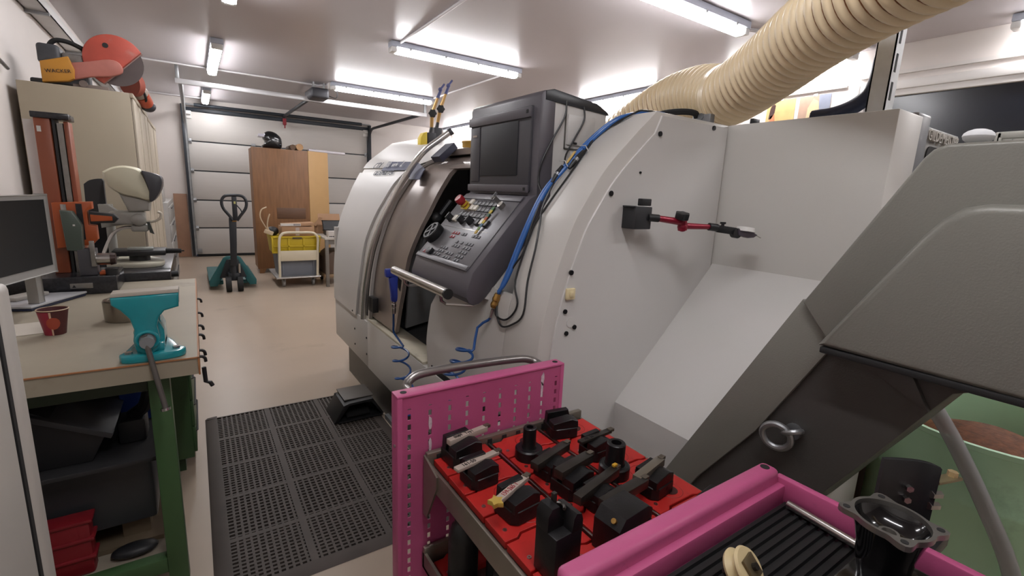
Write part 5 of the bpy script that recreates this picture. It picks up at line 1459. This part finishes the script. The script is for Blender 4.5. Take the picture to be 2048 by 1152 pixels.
# cut-off saw on the cabinet
SW = thing('cut_off_saw', 'dusty orange and yellow cut-off saw with round blade guard', 'saw', (-.52, 4.40, 1.95))
M_so = mat('saw_orange', 'a8483a', .5, var=.12, scale=10, dirt=('94756c', 7, .55, .8))
M_sy = mat('saw_yellow', 'b07a26', .5, var=.08, dirt=('8a6a3c', 9, .6, .8))
M_se = mat('engine_grey', '3a3c40', .55, var=.2, scale=20)
cx, cz, R_ = -.372, 2.155, .165
arc = [(cx + R_ * math.cos(a), cz + R_ * math.sin(a)) for a in [math.radians(28 + k * 216 / 24) for k in range(25)]]
ga = obj('blade_guard', MB().prism(arc, 'y', 4.30, 4.37, .008), M_so, SW)
obj('guard_lip', MB().tube([(p[0], 4.335, p[1]) for p in (arc[0], arc[-1])], .008, 8), mat('lip_dust', '8a726a', .6), ga)
obj('guard_hole', MB().cyl((cx - .04, 4.2985, cz + .09), (cx - .04, 4.301, cz + .09), .016, seg=16), M_gap, ga)
obj('blade', MB().cyl((cx, 4.330, cz), (cx, 4.334, cz), .152, seg=40).cyl((cx, 4.32, cz), (cx, 4.345, cz), .04, seg=20), mat('blade_grey', '5a5150', .5, .4, var=.1), SW)
obj('drive_arm', MB().prism(sm2([(-.60, 2.10), (-.50, 2.125), (-.40, 2.155), (-.345, 2.14), (-.335, 2.085), (-.40, 2.05), (-.50, 2.03), (-.585, 2.0)], 3), 'y', 4.265, 4.30, .008), mat('arm_dusty', 'a5655a', .6, var=.12, scale=8), SW)
obj('engine_cover', MB().prism([(-.735, 2.085), (-.60, 2.135), (-.575, 2.06), (-.58, 2.005), (-.61, 1.985), (-.735, 1.962)], 'y', 4.25, 4.30, .008), M_sy, SW)
text_mesh('lettering', 'WACKER', .030, (-.715, 4.2485, 2.020), (.97, 0, .12), (-.12, 0, .97), M_ink, SW)
obj('engine', MB().box(-.72, -.52, 4.30, 4.48, 1.965, 2.10, .015), M_se, SW)
obj('fuel_tank', MB().box(-.75, -.64, 4.28, 4.46, 2.08, 2.20, .02, 3), M_se, SW)
obj('carburettor', MB().box(-.64, -.53, 4.31, 4.42, 2.09, 2.165, .012), mat('engine_alu', '77736f', .45, .5, var=.2, scale=30), SW)
obj('front_handle', MB().tube(smooth_path([(-.70, 4.36, 2.14), (-.695, 4.35, 2.20), (-.66, 4.34, 2.235), (-.60, 4.34, 2.235), (-.53, 4.34, 2.205), (-.48, 4.35, 2.17)], 5), .014, 12), M_rubber, SW)
obj('belt_wheel', MB().cyl((-.545, 4.29, 1.985), (-.545, 4.30, 1.985), .022, seg=16).box(-.60, -.42, 4.30, 4.36, 1.952, 1.985, .004), mat('saw_frame', '6e625c', .6, var=.15), SW)
obj('rear_foot', MB().box(-.80, -.70, 4.30, 4.44, 1.951, 1.99, .012), M_dark, SW)
# orange sander / grinder on the far part of the same cabinet
eg = thing('hand_grinder', 'orange and black hand grinder hanging over the cabinet edge', 'grinder', (-.30, 4.75, 1.95))
obj('disc', MB().cyl((-.33, 4.62, 2.07), (-.30, 4.655, 2.075), .085, seg=28), mat('disc_dusty', '8a4436', .6, var=.1), eg)
obj('gear_head', MB().cyl((-.31, 4.66, 2.06), (-.275, 4.72, 2.02), .05, .055, 18), mat('head_dust', '8d8076', .5), eg)
obj('loop_handle', MB().torus((-.272, 4.72, 2.03), (1, .3, .4), .06, .009, 20, 8), M_rubber, eg)
obj('body', MB().cyl((-.28, 4.72, 2.02), (-.255, 4.84, 1.975), .055, .048, 18), mat('grinder_orange', 'b24a2c', .45), eg)
obj('tail', MB().sph((-.245, 4.88, 1.955), .055, 16, 10, (.9, 1.2, .8)), mat('grinder_black', '2a2d36', .45), eg)
# ================================================================== brown wardrobe and things around it
M_wood = mat('wardrobe_brown', '7a5434', .5, var=.16, scale=3.5, stretch=(9, 1, 1), bump=.15, bscale=20)
M_side = mat('wardrobe_side', 'b38f60', .55, var=.03)
WR = thing('wardrobe', 'tall brown wooden wardrobe with pale side before the garage door', 'wardrobe', (1.2, 8.6, 0))
obj('front', MB().box(.77, 1.565, 8.30, 8.33, .07, 1.93, .003), M_wood, WR)
obj('side', MB().obox((1.735, 8.40, 1.00), (.17, .09, 0), (-.006, .011, 0), (0, 0, .935), .002), M_side, WR)
obj('carcass', MB().prism([(.78, 8.33), (1.56, 8.33), (1.89, 8.51), (1.89, 8.80), (.78, 8.80)], 'z', .07, 1.925), M_wood, WR)
obj('cornice_chip', MB().obox((1.885, 8.474, 1.86), (.012, .006, 0), (-.004, .006, 0), (0, 0, .07)), mat('chip_dark', '4d3a2c', .6), WR)
obj('darker_panel', MB().box(1.08, 1.50, 8.294, 8.301, .86, 1.03, .002), mat('panel_brown', '5f4330', .5, var=.1, stretch=(1, 1, 9)), WR)
for x in (.79, 1.50):
    obj('foot', MB().prism([(x, .0), (x, .075), (x + .10, .075), (x + .06, .0)], 'y', 8.29, 8.36), M_wood, WR)
hl = thing('motorcycle_helmet', 'black full-face motorcycle helmet on top of the wardrobe', 'helmet', (1.08, 8.55, 1.93))
hs = sm2([(.955, 1.935), (.945, 1.975), (.975, 2.0), (.985, 2.05), (.96, 2.09), (.98, 2.16), (1.04, 2.20), (1.13, 2.19), (1.21, 2.13), (1.235, 2.05), (1.23, 1.97), (1.21, 1.935)], 4)
obj('shell', MB().pillow(hs, 'y', 8.43, 8.69), mat('helmet_black', '17191c', .2, var=.2, scale=8, coat=.5), hl)
obj('visor', MB().obox((.955, 8.56, 2.125), (.055, 0, .0), (0, .09, 0), (0, 0, .022), .004), mat('visor_white', 'd4d2e0', .15), hl)
obj('vent', MB().box(1.17, 1.21, 8.455, 8.462, 2.0, 2.015, .002), mat('vent_grey', '55565c', .4), hl)
for k, (x, z, r, m) in enumerate(((1.36, 1.975, .042, '5f4632'), (1.458, 1.985, .052, 'a9835c'))):
    o = obj('cardboard_tube', MB().rev([(r, 0), (r, .45), (r - .006, .45), (r - .006, 0), (r, 0)], (x, 8.33, 1.931 + r), (0, 1, 0), 22).cyl((x, 8.335, 1.931 + r), (x, 8.36, 1.931 + r), r - .005, seg=18), mat('tube_' + m, m, .65))
    tag(o, ['dark brown cardboard tube lying on the wardrobe', 'light brown cardboard tube lying on the wardrobe'][k], 'tube')
tag(obj('paper_roll', MB().cyl((1.60, 8.42, 1.953), (2.22, 8.62, 1.953), .022, seg=16), mat('paper_grey', 'bdb8bd', .6, var=.1)), 'long pale paper roll lying on the wardrobe corner', 'paper roll')

# pallet truck
PT = thing('pallet_truck', 'teal pallet truck with black tiller handle on the floor', 'pallet truck', (.38, 7.3, 0))
M_teal = mat('truck_teal', '1f5a5c', .45, var=.08)
M_pb = mat('truck_black', '1c2026', .42, var=.1)
for x in (.17, .56):
    fk = obj('fork', MB().box(x - .08, x + .08, 7.20, 8.45, .06, .115, .008), M_teal, PT)
    obj('fork_roller', MB().cyl((x - .04, 8.25, .035), (x + .04, 8.25, .035), .034, seg=16), M_rubber, fk)
obj('frame', MB().prism([(.095, .05), (.095, .12), (.265, .42), (.30, .44), (.43, .44), (.465, .42), (.63, .12), (.63, .05), (.55, .05), (.50, .14), (.42, .36), (.31, .36), (.23, .14), (.18, .05)], 'y', 7.14, 7.20, .006), M_teal, PT)
obj('frame_plate', MB().prism([(.21, .16), (.30, .40), (.43, .40), (.52, .16)], 'y', 7.12, 7.15, .004), M_pb, PT)
obj('pump', MB().cyl((.365, 7.02, .16), (.365, 7.02, .42), .045, seg=18).box(.30, .43, 6.98, 7.12, .14, .24, .01), M_pb, PT)
obj('spring', MB().cyl((.43, 7.0, .24), (.43, 7.0, .36), .018, seg=12), M_steel, PT)
for x in (.30, .43):
    wl = obj('steer_wheel', MB().cyl((x - .03, 6.99, .098), (x + .03, 6.99, .098), .098, seg=28), M_rubber, PT)
    obj('wheel_hub', MB().cyl((x - .032, 6.99, .098), (x + .032, 6.99, .098), .045, seg=20), M_pb, wl)
tl = obj('tiller', MB().prism([(.335, .34), (.345, .62), (.352, .95), (.435, .95), (.42, .62), (.405, .34)], 'y', 6.96, 7.0, .006), M_pb, PT)
hdl = smooth_path([(.392, 6.95, .92), (.36, 6.945, .98), (.30, 6.94, 1.07), (.285, 6.94, 1.15), (.31, 6.94, 1.21), (.36, 6.94, 1.232), (.475, 6.94, 1.235), (.53, 6.94, 1.212), (.555, 6.94, 1.15), (.54, 6.94, 1.07), (.48, 6.945, .98), (.44, 6.95, .92)], 5)
obj('tiller_loop', MB().tube(hdl, .018, 12), M_pb, PT)
obj('tiller_stem', MB().box(.395, .45, 6.93, 6.96, .92, 1.22, .008), M_pb, PT)
obj('release_lever', MB().tube([(.44, 6.93, 1.12), (.485, 6.925, 1.06), (.50, 6.925, 1.02)], .007, 8), M_pb, PT)
obj('tiller_sticker', MB().box(.385, .435, 6.9555, 6.9605, .905, .945), mat('sticker_orange', 'b5802c', .5), PT)
obj('tiller_sticker', MB().box(.415, .435, 6.926, 6.931, 1.13, 1.16), mat('sticker_yellow', 'b9b36a', .5), PT)

# platform trolley with bins
HT = thing('platform_trolley', 'cream platform hand trolley with folding push bar', 'trolley', (1.17, 7.2, 0))
M_ht = mat('trolley_cream', 'c9bfa8', .45, var=.04)
hp2 = smooth_path([(.905, 7.0, .15), (.91, 7.0, .45), (.92, 7.0, .66), (.945, 7.0, .725), (1.0, 7.0, .755), (1.17, 7.0, .758), (1.33, 7.0, .755), (1.385, 7.0, .725), (1.41, 7.0, .66), (1.40, 7.0, .45), (1.39, 7.0, .15)], 5)
obj('push_bar', MB().tube(hp2, .017, 12), M_ht, HT)
obj('bar_panel', MB().box(.925, 1.385, 6.992, 7.008, .37, .51, .003), M_ht, HT)
pl = obj('platform', MB().box(.86, 1.43, 6.98, 7.80, .125, .15, .008), mat('platform_grey', '8f8d8b', .4, .3), HT)
obj('bumper', MB().tube([(.86, 6.985, .138), (1.43, 6.985, .138)], .014, 8), M_steel, pl)
for x in (.96, 1.34):
    for y in (7.08, 7.68):
        cs = obj('castor', MB().cyl((x - .014, y, .052), (x + .014, y, .052), .051, seg=20), mat('castor_grey', '77746f', .5), HT)
        obj('fork', MB().box(x - .022, x - .016, y - .02, y + .02, .05, .125).box(x + .016, x + .022, y - .02, y + .02, .05, .125), M_galv, cs)
gb = thing('grey_bin', 'grey plastic bin standing on the platform trolley', 'bin', (1.17, 7.25, .15))
obj('bin', MB().prism([(.915, .151), (.885, .47), (1.42, .47), (1.39, .151)], 'y', 7.06, 7.50, .006), mat('bin_grey', '6c7078', .5), gb)
obj('rib', MB().box(.95, .965, 7.052, 7.062, .17, .46).box(1.345, 1.36, 7.052, 7.062, .17, .46), mat('bin_grey', '6c7078'), gb)
yc = thing('yellow_crate', 'yellow folding crate stacked on the grey bin', 'crate', (1.16, 7.25, .47))
M_yc = mat('crate_yellow', 'b9a019', .45, var=.05)
obj('crate', MB().prism([(.85, .471), (.825, .70), (1.46, .70), (1.44, .471)], 'y', 7.05, 7.50, .008), M_yc, yc)
for z in (.472, .555, .675):
    obj('crate_rib', MB().box(.84, 1.445, 7.036, 7.052, z, z + .022, .003), M_yc, yc)
for x in (.84, 1.04, 1.23, 1.43):
    obj('crate_rib', MB().box(x - .01, x + .01, 7.036, 7.052, .475, .69, .003), M_yc, yc)
obj('crate_label', MB().box(1.09, 1.21, 7.031, 7.037, .668, .69), mat('label_brown', '4e4226', .5), yc)
cbx = thing('cardboard_box', 'brown cardboard box with white labels on top of the yellow crate', 'box', (1.19, 7.25, .70))
M_cb = mat('cardboard', '9d7a5c', .7, var=.05)
obj('box', MB().box(.97, 1.38, 7.08, 7.42, .702, .83, .003), M_cb, cbx)
obj('lid_flap', MB().obox((1.18, 7.20, .855), (.20, 0, .012), (0, .12, .0), (0, 0, .02), .003), M_cb, cbx)
lb_ = obj('shipping_label', MB().box(.955, 1.21, 7.074, 7.080, .84, .875, .001), mat('label_white', 'c9c4c0', .5), cbx)
for k in range(5):
    obj('bar_mark', MB().box(1.12 + k * .018, 1.128 + k * .018, 7.0725, 7.0742, .845, .87), M_ink, lb_)
obj('tape', MB().box(1.14, 1.19, 7.077, 7.081, .705, .82), mat('tape_pale', 'b3a29a', .4), cbx)
wc = thing('white_cable_coil', 'loose cream cable with plug sticking out of the yellow crate', 'cable', (.86, 7.2, .70))
obj('cable', MB().tube(smooth_path([(.85, 7.15, .72), (.78, 7.12, .82), (.72, 7.1, .95), (.735, 7.1, 1.05), (.80, 7.1, 1.09)], 5), .008, 8), mat('cable_cream', 'b9a68a', .5), wc)
obj('cable', MB().tube(smooth_path([(.84, 7.12, .74), (.80, 7.12, .82), (.81, 7.12, .92), (.835, 7.12, 1.0)], 5), .008, 8), mat('cable_cream', 'b9a68a'), wc)
obj('plug', MB().obox((.81, 7.10, .755), (.05, 0, -.02), (0, .03, 0), (.01, 0, .025), .006), mat('cable_cream', 'b9a68a'), wc)
tag(obj('black_bag', MB().sph((.872, 7.25, .76), .09, 14, 10, (.9, .9, .7)), M_dark), 'dark bag stuffed into the yellow crate', 'bag')

# desk with boxes
DK = thing('side_table', 'grey steel side table beside the platform trolley', 'table', (1.75, 7.2, 0))
M_dk = mat('desk_grey', '6f6a64', .45, .2)
obj('top', MB().box(1.475, 2.25, 6.85, 7.75, .665, .695, .003), mat('desk_top', 'b0aba3', .45), DK)
for x, y in ((1.50, 6.88), (2.22, 6.88), (1.50, 7.72), (2.22, 7.72)):
    obj('leg', MB().box(x - .022, x + .022, y - .022, y + .022, 0, .665, .003), M_dk, DK)
obj('apron', MB().box(1.50, 2.22, 6.87, 6.885, .60, .665), M_dk, DK)
bc2 = thing('black_case', 'open black tool case on the side table', 'case', (1.85, 7.35, .695))
obj('case', MB().box(1.56, 2.18, 7.06, 7.36, .696, .77, .015), M_dark, bc2)
obj('lid', MB().obox((1.87, 7.37, .83), (.31, 0, 0), (0, .03, .065), (0, .012, -.004), .012), M_dark, bc2)
for k, x in enumerate((1.53, 1.74)):
    t = thing('small_carton', ['small white carton with a red stripe on the side table', 'small white carton without a stripe on the side table'][k], 'carton', (x + .08, 6.95, .695))
    obj('carton', MB().box(x, x + .17, 6.89, 7.02, .696, .78, .002), mat('carton_white', 'b9b3ae', .6), t)
    if k == 0:
        obj('stripe', MB().box(x + .11, x + .15, 6.888, 7.021, .695, .7805), mat('stripe_red', 'a03a36', .5), t)
    for q in range(4):
        obj('print_mark', MB().box(x + .012 + q * .024, x + .028 + q * .024, 6.8882, 6.890, .703, .715), M_ink, t)
tag(obj('open_carton', MB().obox((1.70, 7.58, .76), (.20, 0, 0), (0, .10, 0), (0, 0, .063), .003).obox((1.53, 7.55, .87), (.05, 0, .06), (0, .10, 0), (.002, 0, -.002)).obox((1.72, 7.68, .90), (.16, 0, 0), (0, .02, .08), (0, .002, -.001)), M_cb), 'open cardboard carton with raised flaps behind the black case', 'carton')
db = thing('dark_box', 'dark brown box on a dolly under the side table', 'box', (1.8, 7.25, 0))
obj('box', MB().prism([(1.50, .16), (1.50, .40), (1.60, .48), (2.10, .48), (2.10, .16)], 'y', 7.0, 7.5, .006), mat('box_dark', '574539', .6, var=.1), db)
obj('dolly', MB().box(1.48, 2.12, 6.98, 7.52, .11, .155, .004), mat('dolly_wood', '8d7357', .6), db)
for x in (1.54, 2.06):
    for y in (7.04, 7.46):
        obj('castor', MB().cyl((x - .015, y, .055), (x + .015, y, .055), .054, seg=18), M_rubber, db)
# distant shelf with things at the right of the back wall, seen over the lathe
sh = thing('wall_shelf', 'white wire shelf on the right wall near the back corner', 'shelf', (5.0, 9.0, 2.1))
for z in (2.18, 2.34):
    obj('shelf_board', MB().box(4.86, 5.195, 8.3, 9.7, z, z + .018), M_white, sh)
for y in (8.3, 9.0, 9.7):
    obj('upright', MB().box(5.17, 5.195, y - .012, y + .012, 2.0, 2.5), M_galv, sh)
for k in range(5):
    o = obj('storage_box', MB().box(4.88, 5.1, 8.36 + k * .26, 8.58 + k * .26, 2.1985, 2.29 + .02 * (k % 2), .004), mat('store_%d' % (k % 3), ['9aa4c4', '7f8ab0', 'b9bccb'][k % 3], .5))
    tag(o, ['pale blue box on the wall shelf nearest the garage wall end', 'slate blue box on the wall shelf', 'light grey box on the wall shelf', 'pale blue box on the wall shelf, middle', 'slate blue box at the near end of the wall shelf'][k], 'box', 'boxes on the wall shelf')
